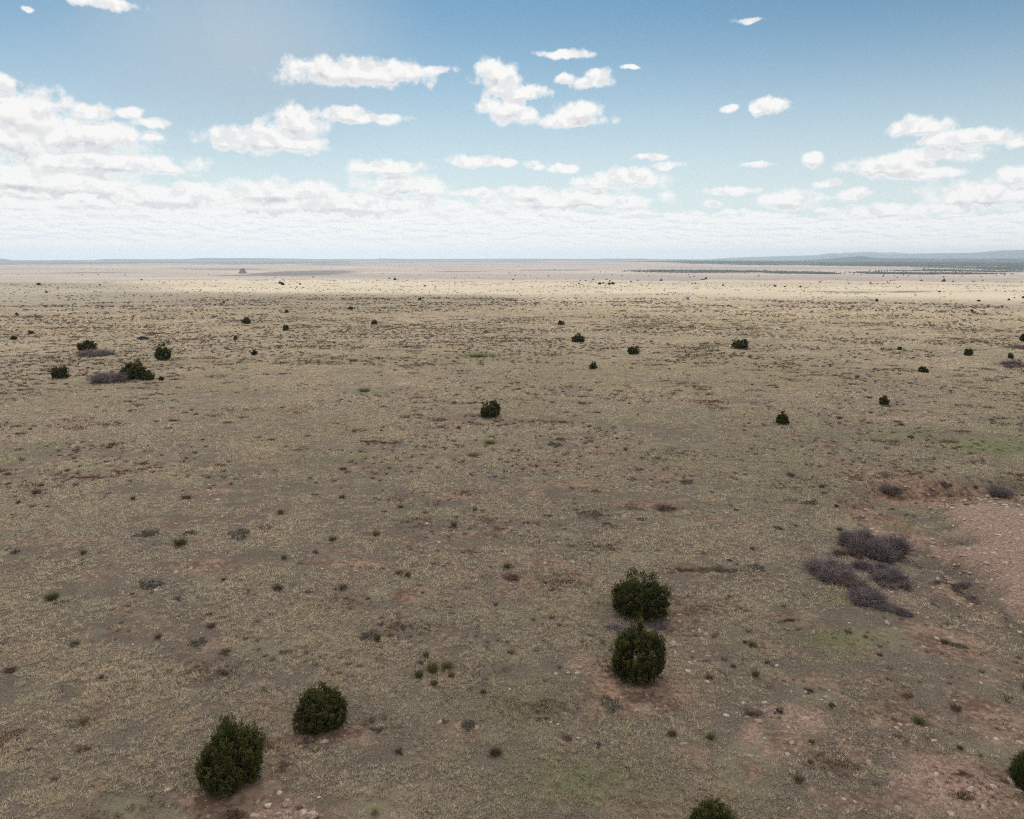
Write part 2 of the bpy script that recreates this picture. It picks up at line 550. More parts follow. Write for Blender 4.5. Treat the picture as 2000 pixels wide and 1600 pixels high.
def simple_mat(name, c0, c1, scale=6.0, rough=0.8, bd=0.02, spec=0.3, metallic=0.0):
    m, N = mat(name)
    P = N.new('ShaderNodeTexCoord').outputs['Object']
    n = N.noise(P, scale, 5, 0.65)
    finish(N, N.mix(N.ss(n, 0.3, 0.7), c0, c1), rough, n, bd, 0.6, spec=spec, metallic=metallic)
    return m


M = {}
M['ground'] = ground_mat()
M['grass'] = vcol_mat('dry_grass', 0.85, 0.25)
M['juniper'] = vcol_mat('juniper_foliage', 0.7, 0.12, vary=0.12)
M['bark'] = simple_mat('juniper_bark', (0.035, 0.028, 0.024), (0.08, 0.065, 0.055), 9, 0.9, 0.03)
M['twig'] = vcol_mat('bare_twigs', 0.85, None, vary=0.08)
M['shrub'] = vcol_mat('low_shrub', 0.85, 0.12, vary=0.2)
M['rock'] = simple_mat('pinkish_rock', (0.27, 0.19, 0.155), (0.44, 0.34, 0.29), 3.5, 0.9, 0.03)
M['paler_rock'] = simple_mat('pale_rock', (0.36, 0.32, 0.26), (0.52, 0.47, 0.40), 3.5, 0.9, 0.03)
M['butte'] = simple_mat('butte_rock', (0.12, 0.10, 0.095), (0.24, 0.20, 0.18), 0.08, 0.95, 1.0)
M['hills'] = simple_mat('hill_woods', (0.036, 0.042, 0.046), (0.066, 0.072, 0.075), 0.0012, 0.95, 5.0, spec=0.05)
M['mesa'] = simple_mat('mesa_land', (0.045, 0.05, 0.055), (0.10, 0.10, 0.10), 0.0008, 0.95, 5.0, spec=0.05)
M['wood'] = vcol_mat('far_woodland', 0.9, None)

# ------------------------------------------------------------------ ground sheet
SOIL = [  # photo px, py, half width px, half height px, strength
    (455, 1560, 150, 50, .8), (520, 1590, 150, 30, .8), (635, 1435, 120, 28, .75), (1245, 1350, 150, 60, .8), (1330, 1240, 110, 90, .45),
    (1180, 1385, 110, 45, .5), (1120, 1310, 60, 30, .4), (790, 1165, 60, 18, .7), (640, 1100, 110, 18, .5), (400, 1105, 110, 28, .6), (1065, 1100, 60, 14, .8),
    (1110, 945, 90, 12, .7), (890, 965, 80, 14, .6), (690, 915, 60, 10, .6), (1300, 930, 100, 16, .55), (1060, 910, 90, 12, .55),
    (1260, 985, 90, 16, .6), (1380, 1020, 90, 16, .5), (990, 1150, 50, 30, .55), (440, 1100, 50, 26, .5), (250, 1230, 120, 22, .45),
    (1690, 925, 160, 16, .6), (1650, 905, 120, 14, .5), (1830, 950, 190, 22, .85), (1700, 985, 90, 30, .7), (1790, 1040, 60, 60, .7), (1870, 1160, 90, 50, .55),
    (1520, 1440, 130, 70, .55), (1480, 1500, 80, 50, .5), (1420, 1370, 70, 50, .4), (540, 1510, 60, 70, .5), (900, 1420, 110, 25, .5),
    (60, 1060, 120, 14, .55), (700, 1100, 80, 14, .7), (310, 1240, 90, 14, .5), (420, 960, 130, 14, .5), (120, 830, 120, 9, .5), (560, 830, 110, 9, .5), (780, 770, 100, 7, .5), (1180, 880, 90, 9, .5), (1350, 790, 110, 7, .45), (980, 960, 60, 10, .6), (880, 1080, 60, 12, .5), (180, 1120, 70, 14, .5), (1000, 1130, 60, 22, .6), (960, 1040, 70, 14, .5), (350, 810, 120, 12, .4), (150, 760, 130, 12, .4), (620, 880, 90, 10, .35),
    (1750, 860, 200, 20, .4), (1450, 850, 120, 14, .35), (1890, 1520, 190, 90, .6), (1650, 1480, 120, 70, .45), (1960, 1300, 90, 80, .4), (1560, 1320, 100, 40, .4), (1330, 1330, 90, 60, .5), (1850, 1250, 130, 60, .65), (1930, 1400, 110, 80, .65), (1720, 1400, 150, 60, .5), (1700, 1240, 90, 40, .4), (1650, 1560, 140, 50, .5), (1700, 1330, 120, 40, .4), (1380, 1470, 90, 50, .35)]
GREEN = [(1120, 1530, 190, 70, .6), (980, 1480, 120, 40, .45), (1250, 1560, 120, 40, .45), (1650, 1250, 110, 40, .75), (1940, 872, 110, 24, .9), (1760, 850, 180, 16, .45), (1100, 1340, 120, 60, .35),
         (1740, 1000, 30, 22, .6), (1640, 1170, 60, 18, .6), (960, 865, 40, 5, .6), (640, 905, 90, 18, .45), (1000, 1390, 200, 60, .4), (90, 872, 30, 8, .7),
         (1560, 870, 90, 10, .35), (715, 765, 40, 4, .7), (930, 695, 60, 6, .45), (1180, 1240, 60, 80, .25), (1450, 1560, 120, 50, .3), (0, 900, 60, 30, .4)]
GRAVEL = [(1560, 1400, 90, 50, .7), (1480, 1450, 60, 60, .55), (1860, 1530, 150, 80, .8), (1150, 1300, 80, 40, .6), (560, 1590, 120, 30, .65), (1330, 1260, 50, 60, .4),
          (1930, 1450, 110, 60, .4), (1720, 1010, 40, 12, .6), (1780, 850, 200, 40, .25), (1940, 1300, 80, 60, .4), (1800, 1440, 130, 60, .3)]


def spots(x, y, L):
    s = np.zeros(np.shape(x))
    for (px, py, rx, ry, a) in L:
        cx, cy = flat(px, py)
        k = mpp(cx, cy)
        sx = rx * k
        y1 = flat(px, py - ry)[1]; y0 = flat(px, py + ry)[1]
        sy = max((y1 - y0) / 2, 0.5)
        s = np.maximum(s, a * np.exp(-(((x - cx) / sx) ** 2 + ((y - cy) / sy) ** 2) * 1.1))
    return s


def px_of(x, y):
    """photo pixel column of a ground point (only used to look up broad zones)"""
    return 1000 + FPX * x / np.maximum(y * math.cos(PITCH) + CAM_H * math.sin(PITCH), 1)


WOOD = [(1390, 527, 190, 2.2, .75), (1560, 529.5, 70, 3.5, .8), (1440, 514, 170, 4.0, .75), (1540, 512, 120, 4.5, .9), (1780, 513.5, 270, 6.5, 1), (2080, 515, 280, 8, 1), (1560, 514, 70, 4, .9), (1760, 517.5, 230, 2.6, .85), (2010, 518.5, 170, 3.2, .85), (1900, 526, 240, 1.6, .6),
        (1750, 530, 90, 3.5, .7), (1840, 530, 120, 1.8, .75), (1890, 525.5, 60, 3, .7), (1960, 522, 160, 4, .55), (1650, 516, 90, 3, .6), (2250, 515, 200, 9, .9)]
CLOUD_SHADE = [(590, 530, 105, 4.5, .7), (470, 533, 80, 1.6, .5), (560, 513, 120, 3, .55), (100, 515, 170, 2.5, .5), (900, 527, 70, .9, .6), (1000, 541, 160, .9, .4), (1080, 524.5, 90, 1.0, .6),  # cloud shadow bands on the plain, painted into the ground colour
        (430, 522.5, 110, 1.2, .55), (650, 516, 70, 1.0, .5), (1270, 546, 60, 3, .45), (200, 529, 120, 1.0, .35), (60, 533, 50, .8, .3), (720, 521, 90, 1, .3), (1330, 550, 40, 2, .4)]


def far_flat(px, py):
    z = -50.0
    for _ in range(25):
        x, y = flat(px, py, z)
        if y < 0 or y > 40000: y = 40000; x = y * (px - 1000) / FPX
        z = 0.6 * z + 0.4 * (-50 - (x * x + y * y) / 12.74e6)
    return x, y


def zone(x, y, L):
    s = np.zeros(np.shape(x))
    for (px, py, rx, ry, a) in L:
        cx, cy = far_flat(px, py)
        sx = rx * mpp(cx, cy)
        y1 = far_flat(px, py - ry)[1]; y0 = far_flat(px, py + ry)[1]
        v = np.where(y > cy, (y - cy) / (y1 - cy), (y - cy) / (cy - y0))
        s = np.maximum(s, a * np.exp(-(((x - cx) / sx) ** 2 + v ** 2) ** 1.5))
    return s


def build_ground():
    nr = 780
    rad = 14.0 * (36500 / 14.0) ** (np.arange(nr) / (nr - 1))
    a1 = np.linspace(R(-44), R(44), 680); a0 = np.linspace(R(44), R(316), 64)[1:-1]
    ang = np.concatenate([a1, a0]); na = len(ang)
    A, RR = np.meshgrid(ang, rad)
    x = (RR * np.sin(A)).ravel(); y = (RR * np.cos(A)).ravel()
    x = np.append(x, 0.0); y = np.append(y, 0.0)
    z = hz(x, y)
    i, j = np.meshgrid(np.arange(nr - 1), np.arange(na), indexing='ij')
    j2 = (j + 1) % na
    F = np.stack([i * na + j, i * na + j2, (i + 1) * na + j2, (i + 1) * na + j], -1).reshape(-1, 4)[:, ::-1]
    # centre fan as degenerate-free quads is not needed: use pairs
    c = len(x) - 1
    k = np.arange(0, na - 1, 2)
    fan = np.stack([np.full(len(k), c), (k + 2) % na, k + 1, k], -1)[:, ::-1]
    F = np.concatenate([F, fan])
    D = np.hypot(x, y)
    far = 0.5 * sst(D + 140 * (fbm(x / 120, y / 60, 40) - .5), 420, 900) + 0.5 * sst(D + 600 * (fbm(x / 400, y / 250, 41) - .5), 820, 1500)
    att = dict(soil=spots(x, y, SOIL), green=spots(x, y, GREEN), gravel=np.maximum(spots(x, y, GRAVEL), mound_mask(x, y) * .75),
               mixg=0.10 + .90 * sst(D, 95, 420), wood=zone(x, y, WOOD), dark=np.maximum(np.maximum(zone(x, y, CLOUD_SHADE), .62 * sst(D, 6500, 11500) * sst(fbm(x / 5000, y / 1400, 44, 4), .36, .56)), .9 * bump(x, y, GUL[0], GUL[1] + 14, 50, 12)), far=far)  # 'dark' carries painted cloud shadow, gully shade and darker far land
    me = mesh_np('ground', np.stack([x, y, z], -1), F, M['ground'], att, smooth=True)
    o = link('ground', me)
    tag(o, kind='structure')


build_ground()



# ------------------------------------------------------------------ far hills, mesas, mountains
def ridge(name, D0, depth, prof, material, seed, amp, rough_px=1.0, n=500):
    """a range of hills: prof is [(photo px, photo py of the crest)]; built as a solid ridge at its own distance"""
    pxs = np.linspace(prof[0][0], prof[-1][0], n)
    pys = np.interp(pxs, [p[0] for p in prof], [p[1] for p in prof])
    u = np.linspace(-1, 1, 13)
    V = []
    for i, (px, py) in enumerate(zip(pxs, pys)):
        d = pix_dir(px, py)
        h = math.hypot(d[0], d[1])
        ax, ay = d[0] / h, d[1] / h
        top = CAM_H + D0 * d[2] / h + amp * (float(fbm(px / 23.0, 0.5, seed, 4)) - .5)
        for t in u:
            s = (1 - t * t) ** 1.2 * (0.85 + 0.3 * float(fbm(px / 30.0, t * 2 + 9, seed + 3, 3))) if abs(t) > 1e-6 else 1.0
            s = min(s, 1.0)
            Dq = D0 + t * depth
            base = -80.0 - Dq * Dq / 12.74e6
            V.append((ax * Dq, ay * Dq, base + (top - base) * s))
    m = len(u)
    i, j = np.meshgrid(np.arange(n - 1), np.arange(m - 1), indexing='ij')
    F = np.stack([i * m + j, (i + 1) * m + j, (i + 1) * m + j + 1, i * m + j + 1], -1).reshape(-1, 4)
    me = mesh_np(name, V, F, material, smooth=True)
    return tag(link(name, me), kind='structure')


ridge('hills', 27000, 1800, [(1330, 512), (1420, 504), (1470, 502), (1540, 500), (1590, 499), (1620, 495), (1680, 496), (1740, 498), (1800, 495), (1900, 494), (1925, 492), (1950, 489.5), (2000, 488), (2100, 489), (2300, 492)], M['hills'], 61, 14)
ridge('hills', 13500, 1200, [(1520, 512), (1600, 506), (1660, 502), (1684, 500), (1704, 504), (1800, 505.5), (2000, 505), (2300, 505)], M['hills'], 63, 20)
ridge('mountains', 30000, 2000, [(1560, 506), (1630, 498), (1650, 494), (1675, 493), (1690, 491.5), (1710, 492), (1725, 494), (1745, 493), (1780, 496), (1850, 500), (1900, 506)], M['mesa'], 65, 40)
ridge('mesa', 20000, 1500, [(-300, 503), (0, 505.5), (10, 506), (25, 508.5), (180, 509), (195, 507), (205, 506), (350, 506.5), (380, 505), (392, 504), (520, 504.5), (600, 506), (730, 506.5), (742, 505), (800, 506), (1010, 505.5), (1170, 506), (1180, 505), (1260, 505.3), (1270, 506.5), (1420, 507), (1600, 509)], M['mesa'], 67, 8)
ridge('mesa', 15000, 700, [(-300, 515), (30, 514.5), (50, 511.5), (180, 511), (200, 513), (335, 513.5), (345, 511), (380, 510.5), (600, 511), (640, 513), (740, 512), (800, 510.5), (960, 511), (1020, 514), (1100, 516)], M['mesa'], 68, 5)
ridge('mesa', 9500, 380, [(-200, 526), (310, 525), (320, 518.5), (344, 518), (352, 520), (380, 519), (400, 519), (440, 520.5), (600, 524), (760, 526)], M['mesa'], 69, 3)


def build_butte():
    x, y, z = g(474, 534)
    s = mpp(x, y)
    V = []; F = []
    n = 40; rings = [(1.0, 0), (0.82, .18), (0.62, .45), (0.47, .78), (0.40, .97), (0.15, 1.0)]
    H = 9.0 * s; W = 7.5 * s
    for k, (r, h) in enumerate(rings):
        for i in range(n):
            a = 2 * math.pi * i / n
            rr = W * r * (1 + .35 * (float(fbm(math.cos(a) * 2 + 7, math.sin(a) * 2 + k * .7, 71, 3)) - .5) * 2)
            hh = H * h * (1 + .22 * (float(vn(math.cos(a) * 3 + 9, math.sin(a) * 3 + k, 73)) - .5))
            V.append((rr * math.cos(a) * 1.15, rr * math.sin(a), hh - (2 if k == 0 else 0)))
    for k in range(len(rings) - 1):
        for i in range(n):
            F.append((k * n + i, k * n + (i + 1) % n, (k + 1) * n + (i + 1) % n, (k + 1) * n + i))
    F.append(tuple((len(rings) - 1) * n + i for i in range(n)))
    me = bpy.data.meshes.new('butte'); me.from_pydata(V, [], F); me.materials.append(M['butte'])
    o = link('butte', me, loc=(x, y, z))
    tag(o, 'small dark craggy butte standing alone on the distant plain', 'butte', kind='thing')


build_butte()


# ------------------------------------------------------------------ the cloud overhead that shades the near plateau
def build_cloud():
    Hc = 1200.0
    off = SUNV[:2] / SUNV[2] * Hc
    A = [flat(*p) for p in [(-700, 556), (0, 552), (250, 552.5), (345, 559), (430, 567), (600, 569.5), (1000, 572), (1090, 580), (1150, 600), (1300, 607), (1500, 609), (1700, 613), (2000, 621), (2500, 640)]]
    A += [(900, 100), (900, -500), (-1300, -500), (-1300, 700)]
    B = [flat(*p) for p in [(1120, 579), (1300, 584), (1500, 583), (1700, 581), (2000, 584), (2500, 592), (2500, 618), (2000, 611.5), (1700, 602), (1500, 599.5), (1300, 598.5), (1150, 593)]]
    st = 8.0
    gx = np.arange(-1340, 1140, st); gy = np.arange(-540, 1160, st)
    X, Y = np.meshgrid(gx, gy)
    S = None
    for poly, k in ((A, 1.0), (B, 0.7)):
        d = seg_dist(X, Y, poly + [poly[0]])
        s = np.where(in_poly(X, Y, poly), d, -d) * k
        S = s if S is None else np.maximum(S, s)
    S = S + 26 * (fbm(X / 70, Y / 40, 81, 4) - .5)
    t = np.sqrt(np.maximum(S, 0)) * 4.5
    t = np.minimum(t, 90)
    top = t * (0.7 + 1.2 * fbm(X / 90, Y / 90, 82)) ; bot = -t * 0.35 * (0.5 + fbm(X / 60, Y / 60, 83))
    keep = S > 0
    nr, nc = X.shape
    vi = np.arange(nr * nc).reshape(nr, nc)
    k4 = keep[:-1, :-1] | keep[1:, :-1] | keep[:-1, 1:] | keep[1:, 1:]
    q = np.stack([vi[:-1, :-1], vi[:-1, 1:], vi[1:, 1:], vi[1:, :-1]], -1)[k4]
    px, py = X.ravel() + off[0], Y.ravel() + off[1]
    V = np.concatenate([np.stack([px, py, Hc + top.ravel()], -1), np.stack([px, py, Hc + bot.ravel() - 0.5], -1)])
    F = np.concatenate([q, q[:, ::-1] + nr * nc])
    used = np.unique(F); rm = np.full(len(V), -1); rm[used] = np.arange(len(used))
    m, N = mat('cloud_vapour')
    P = N.new('ShaderNodeTexCoord').outputs['Object']
    n = N.noise(P, 1 / 160.0, 5, 0.6)
    tr = N.new('ShaderNodeBsdfTransparent')
    tl = N.new('ShaderNodeBsdfTranslucent'); tl.inputs[0].default_value = (0.95, 0.95, 0.95, 1)
    df = N.new('ShaderNodeBsdfDiffuse'); df.inputs[0].default_value = (0.9, 0.9, 0.9, 1)
    m1 = N.new('ShaderNodeMixShader'); m1.inputs[0].default_value = 0.25
    N.l.new(tl.outputs[0], m1.inputs[1]); N.l.new(df.outputs[0], m1.inputs[2])
    m2 = N.new('ShaderNodeMixShader'); yy = N.sep(P)[1]
    op = N.m('ADD', N.m('ADD', N.ss(yy, 1060, 1330, 0.56, 0.20), N.ss(yy, 1560, 1660, 0.0, 0.22)), N.m('MULTIPLY', N.m('SUBTRACT', n, 0.5), 0.3))  # opacity of the unseen cloud shaped to let more sun onto the middle ground
    N.put(m2.inputs[0], N.m('MULTIPLY', op, N.attr('thin')))
    N.l.new(tr.outputs[0], m2.inputs[1]); N.l.new(m1.outputs[0], m2.inputs[2])
    o = N.new('ShaderNodeOutputMaterial'); N.l.new(m2.outputs[0], o.inputs[0])
    thick_ = np.concatenate([S.ravel(), S.ravel()])[used]
    me = mesh_np('cloud', V[used], rm[F], m, {'thin': sst(thick_, -5, 75)}, smooth=True)
    tag(link('cloud', me), kind='structure')


build_cloud()

# ------------------------------------------------------------------ grass tufts, ribbons of shrubs: one object each
def frustum_pts(d0, d1, dens, seed):
    """random ground points within the wedge the view can see (with a margin)"""
    r = np.random.default_rng(seed)
    th = R(40)
    area = th * (d1 * d1 - d0 * d0)
    n = int(area * dens)
    D = np.sqrt(r.random(n) * (d1 * d1 - d0 * d0) + d0 * d0)
    a = (r.random(n) * 2 - 1) * th
    x = D * np.sin(a); y = D * np.cos(a)
    px = px_of(x, y)
    k = (px > -90) & (px < 2090)
    return x[k], y[k], r


def blades(x, y, z, h, w, spread, nb, col, r, droop=0.5):
    """nb blades per tuft, every blade one triangle; returns V, F, C"""
    n = len(x)
    X = np.repeat(x, nb); Y = np.repeat(y, nb); Z = np.repeat(z, nb); H = np.repeat(h, nb) * (0.55 + 0.6 * r.random(n * nb))
    W = np.repeat(w, nb); S = np.repeat(spread, nb)
    a = r.random(n * nb) * 2 * math.pi
    rb = S * 0.35 * np.sqrt(r.random(n * nb))
    bx = X + rb * np.cos(a); by = Y + rb * np.sin(a)
    lean = S * (0.3 + droop * r.random(n * nb))
    tx = bx + lean * np.cos(a); ty = by + lean * np.sin(a)
    b2 = r.random(n * nb) * math.pi
    ox = W * np.cos(b2) * .5; oy = W * np.sin(b2) * .5
    V = np.stack([np.stack([bx - ox, by - oy, Z - .02], -1), np.stack([bx + ox, by + oy, Z - .02], -1), np.stack([tx, ty, Z + H], -1)], 1).reshape(-1, 3)
    F = np.arange(len(V)).reshape(-1, 3)
    C = np.repeat(np.repeat(col, nb, 0) * (0.8 + 0.4 * r.random((n * nb, 1))), 3, 0)
    return V, F, C


def join(parts):
    Vs, Fs, Cs = [], [], []; b = 0
    for V, F, C in parts:
        Vs.append(V); Fs.append(F + b); Cs.append(C); b += len(V)
    return np.concatenate(Vs), np.concatenate(Fs), np.concatenate(Cs)


STRAW = np.array([[0.74, 0.61, 0.435], [0.64, 0.52, 0.365], [0.50, 0.42, 0.30], [0.64, 0.55, 0.42], [0.42, 0.35, 0.275]])


def build_grass():
    parts = []
    for (d0, d1, dens, nb, hs, ws, sp, sd) in ((30, 72, 17.0, 12, 0.15, 0.038, 0.28, 1), (72, 135, 11.0, 8, 0.18, 0.060, 0.34, 2), (135, 260, 4.6, 6, 0.23, 0.11, 0.48, 3), (260, 520, 1.0, 5, 0.30, 0.22, 0.70, 4)):
        x, y, r = frustum_pts(d0, d1, dens, 100 + sd)
        n1 = fbm(x / 7, y / 5, 51, 4); n2 = fbm(x / 1.6, y / 1.1, 52, 3); n3 = fbm(x / 40, y / 30, 53, 3); n4 = fbm(x / 11, y / 6.5, 54, 5, .6)
        keep = (0.78 + 1.0 * (n1 - .42) + 2.2 * (n2 - .46) + 1.0 * (sst(n4, .38, .50) - .70)) > r.random(len(x)) * 0.9
        keep &= (r.random(len(x)) > np.clip(spots(x, y, SOIL) * 1.25, 0, .93)) & (r.random(len(x)) > np.clip(mound_mask(x, y) * 1.1 + spots(x, y, GRAVEL) * .8, 0, .93))
        x = x[keep]; y = y[keep]; n1 = n1[keep]; n3 = n3[keep]
        z = hz(x, y); n = len(x)
        ci = np.clip((1.0 - n1) * 3.2 + r.random(n) * 2.6 - 0.6, 0, 4.99).astype(int)
        c = STRAW[ci]
        ol = (0.9 * sst(n3 + .12 * sst(px_of(x, y), 700, 1500) * sst(y, 40, 90), .44, .66) * r.random(n))[:, None]
        c = c * (1 - ol) + np.array([0.43, 0.41, 0.25]) * ol
        gr = np.clip(spots(x, y, GREEN) * 1.25 * (.4 + .9 * r.random(n)), 0, .85)[:, None]
        c = c * (1 - gr) + np.array([0.22, 0.26, 0.10]) * gr
        s = (0.50 + 1.25 * r.random(n) ** 2) * (0.75 + 0.6 * n1)
        parts.append(blades(x, y, z, hs * s, ws * (0.7 + .6 * r.random(n)), sp * s, nb, c, r))
        if d0 == 30:   # a few taller pale bunches
            k = r.random(n) < 0.02
            parts.append(blades(x[k], y[k], z[k], 0.42 * s[k], np.full(k.sum(), .022), 0.34 * s[k], 26, np.tile([0.52, 0.45, 0.30], (k.sum(), 1)), r))
    V, F, C = join(parts)
    print('grass tris', len(F))
    me = mesh_np('grass', V, F, M['grass'], {'col': C})
    tag(link('grass', me), 'dry straw-coloured bunch grass covering the plateau', kind='stuff')


build_grass()

SHC = {'dark': (0.075, 0.062, 0.045), 'olive': (0.085, 0.088, 0.045), 'red': (0.145, 0.078, 0.062), 'grey': (0.135, 0.115, 0.11), 'green': (0.13, 0.15, 0.05), 'plum': (0.12, 0.085, 0.085)}


def build_low_shrubs():
    parts = []
    keys = ['dark', 'olive', 'red', 'grey', 'plum', 'dark']
    for (d0, d1, dens, nb, sz, wd, sd) in ((34, 110, 0.06, 64, .30, .016, 1), (110, 230, 0.085, 36, .40, .050, 2), (230, 420, 0.085, 18, .58, .16, 3), (420, 620, 0.040, 10, .85, .34, 4), (620, 1040, 0.007, 10, .85, .34, 6), (1040, 4200, 0.0001, 7, 2.2, 1.1, 5)):
        x, y, r = frustum_pts(d0, d1, dens, 200 + sd)
        if d0 >= 34 and d0 < 1000:  # elongated groups
            rep = r.integers(1, 5, len(x))
            x = np.repeat(x, rep) + r.normal(0, 1, rep.sum()) * (1.0 + d0 / 130); y = np.repeat(y, rep) + r.normal(0, 1, rep.sum()) * (0.6 + d0 / 200)
        cl = fbm(x / 34, y / 20, 55, 3)
        k = cl > 0.36 + 0.25 * r.random(len(x))
        x = x[k]; y = y[k]
        k = np.clip(mound_mask(x, y), 0, 1) < 0.5
        x = x[k]; y = y[k]; n = len(x)
        z = hz(x, y)
        ci = r.integers(0, len(keys), n)
        c = np.array([SHC[q] for q in keys])[ci]
        s = (0.5 + 1.0 * r.random(n) ** 1.6)
        parts.append(blades(x, y, z, sz * .75 * s, wd * s, sz * .95 * s, nb, c, r, droop=.9))
    # low reddish-brown mats, broader than tall
    for (d0, d1, dens, per, sz, wd, nb, sd) in ((40, 120, .022, 280, .17, .026, 12, 1), (120, 420, .021, 120, .28, .085, 8, 2)):
        cx, cy, r = frustum_pts(d0, d1, dens, 400 + sd)
        k = fbm(cx / 50, cy / 30, 57, 3) > .40 + .12 * r.random(len(cx))
        cx = cx[k]; cy = cy[k]; m_ = len(cx)
        sx = .5 + 4.0 * r.random(m_) ** 2.8; sy = sx * (.40 + .55 * r.random(m_))
        x = np.repeat(cx, per) + r.normal(size=m_ * per) * np.repeat(sx, per) * .55; y = np.repeat(cy, per) + r.normal(size=m_ * per) * np.repeat(sy, per) * .55
        k = (fbm(x / 1.3, y / 1.0, 58, 3) > .44) & (r.random(len(x)) < np.repeat(np.clip(sx / 2.6, .18, 1), per)) & (mound_mask(x, y) < .4)
        base = np.array([[.225, .125, .085], [.18, .12, .09], [.15, .10, .068], [.19, .135, .11]])[r.integers(0, 4, m_)]
        c = np.repeat(base, per, 0)[k]; x = x[k]; y = y[k]; n = len(x)
        s = .6 + .8 * r.random(n)
        parts.append(blades(x, y, hz(x, y), sz * s, wd * s, sz * 1.1 * s, nb, c, r, droop=.8))
    V, F, C = join(parts)
    print('shrub tris', len(F))
    me = mesh_np('undergrowth', V, F, M['shrub'], {'col': C})
    tag(link('undergrowth', me), 'countless tiny dark weeds speckling the dry plateau', kind='stuff')


build_low_shrubs()


def build_gravel():
    r = np.random.default_rng(5)
    x, y, _ = frustum_pts(32, 135, 9.0, 300)
    w = np.clip(mound_mask(x, y) * .8 + spots(x, y, GRAVEL), 0, 1) * .55 + spots(x, y, SOIL) * .10 + 0.004
    k = r.random(len(x)) < w
    x = x[k]; y = y[k]; n = len(x); z = hz(x, y)
    s = 0.04 + 0.20 * r.random(n) ** 6 + 0.02 * (np.hypot(x, y) > 80)
    base = np.array([[1, 0, 0], [.35, .85, .1], [-.75, .6, 0], [-.8, -.55, .05], [.3, -.9, 0], [.25, .2, .62], [-.35, -.1, .55]])
    tri = np.array([[0, 1, 5], [1, 2, 5], [2, 6, 5], [2, 3, 6], [3, 4, 6], [4, 5, 6], [4, 0, 5]])
    a = r.random(n) * 6.28; ca, sa = np.cos(a), np.sin(a)
    ex = 1 + r.random(n) * .8
    B = base[None] * (1 + .35 * (r.random((n, 7, 3)) - .5))
    bx = B[:, :, 0] * ex[:, None]; by = B[:, :, 1]
    V = np.stack([(bx * ca[:, None] - by * sa[:, None]) * s[:, None] + x[:, None], (bx * sa[:, None] + by * ca[:, None]) * s[:, None] + y[:, None], B[:, :, 2] * s[:, None] + z[:, None]], -1).reshape(-1, 3)
    F = (np.arange(n)[:, None, None] * 7 + tri[None]).reshape(-1, 3)
    pal = np.array([[.38, .285, .235], [.31, .22, .18], [.43, .36, .31], [.25, .19, .16]])
    C = np.repeat(pal[r.integers(0, 4, n)], 7, 0)
    me = mesh_np('gravel', V, F, M['wood'], {'col': C})
    print('gravel', n)
    tag(link('gravel', me), 'pinkish gravel and small stones on the spoil mound and bare soil', kind='stuff')


build_gravel()


def build_woodland():
    r = np.random.default_rng(9)
    V0 = []; n0 = 7
    parts = []
    for (x0, x1, y0, y1, n) in ((500, 6000, 4000, 6600, 90000), (1200, 15000, 6600, 15000, 260000)):
        x = r.uniform(x0, x1, n); y = r.uniform(y0, y1, n)
        px = px_of(x, y)
        w = zone(x, y, WOOD) + 0.9 * (fbm(x / 260, y / 90, 91, 4) - .5)
        k = (w > 0.40 + .5 * r.random(n)) & (px < 2150)
        x = x[k]; y = y[k]
        parts.append((x, y))
    # lone trees sprinkled over the slopes below the plateau
    x, y, _ = frustum_pts(1300, 6500, 0.0000115, 301)
    k = fbm(x / 700, y / 500, 92) + .35 * sst(px_of(x, y), 900, 1900) > .58
    parts.append((x[k], y[k]))
    x = np.concatenate([p[0] for p in parts]); y = np.concatenate([p[1] for p in parts]); n = len(x)
    z = hz(x, y)
    s = (2.6 + 2.4 * r.random(n))
    base = np.array([[1, 0, .2], [0, 1, .25], [-1, 0, .2], [0, -1, .25], [.1, 0, 1.5], [0, 0, -.2]])
    F1 = np.array([[0, 1, 4], [1, 2, 4], [2, 3, 4], [3, 0, 4], [1, 0, 5], [2, 1, 5], [3, 2, 5], [0, 3, 5]])
    B = base[None] * (1 + .4 * (r.random((n, 6, 3)) - .5)) * s[:, None, None]
    V = (B + np.stack([x, y, z], -1)[:, None]).reshape(-1, 3)
    F = (np.arange(n)[:, None, None] * 6 + F1[None]).reshape(-1, 3)
    C = np.repeat(np.array([[.045, .052, .035]]) * (.7 + .7 * r.random((n, 1))), 6, 0)
    print('wood', n)
    me = mesh_np('woodland', V, F, M['wood'], {'col': C})
    tag(link('woodland', me), 'dark far-off juniper woods in bands on the distant slopes', kind='stuff')


build_woodland()

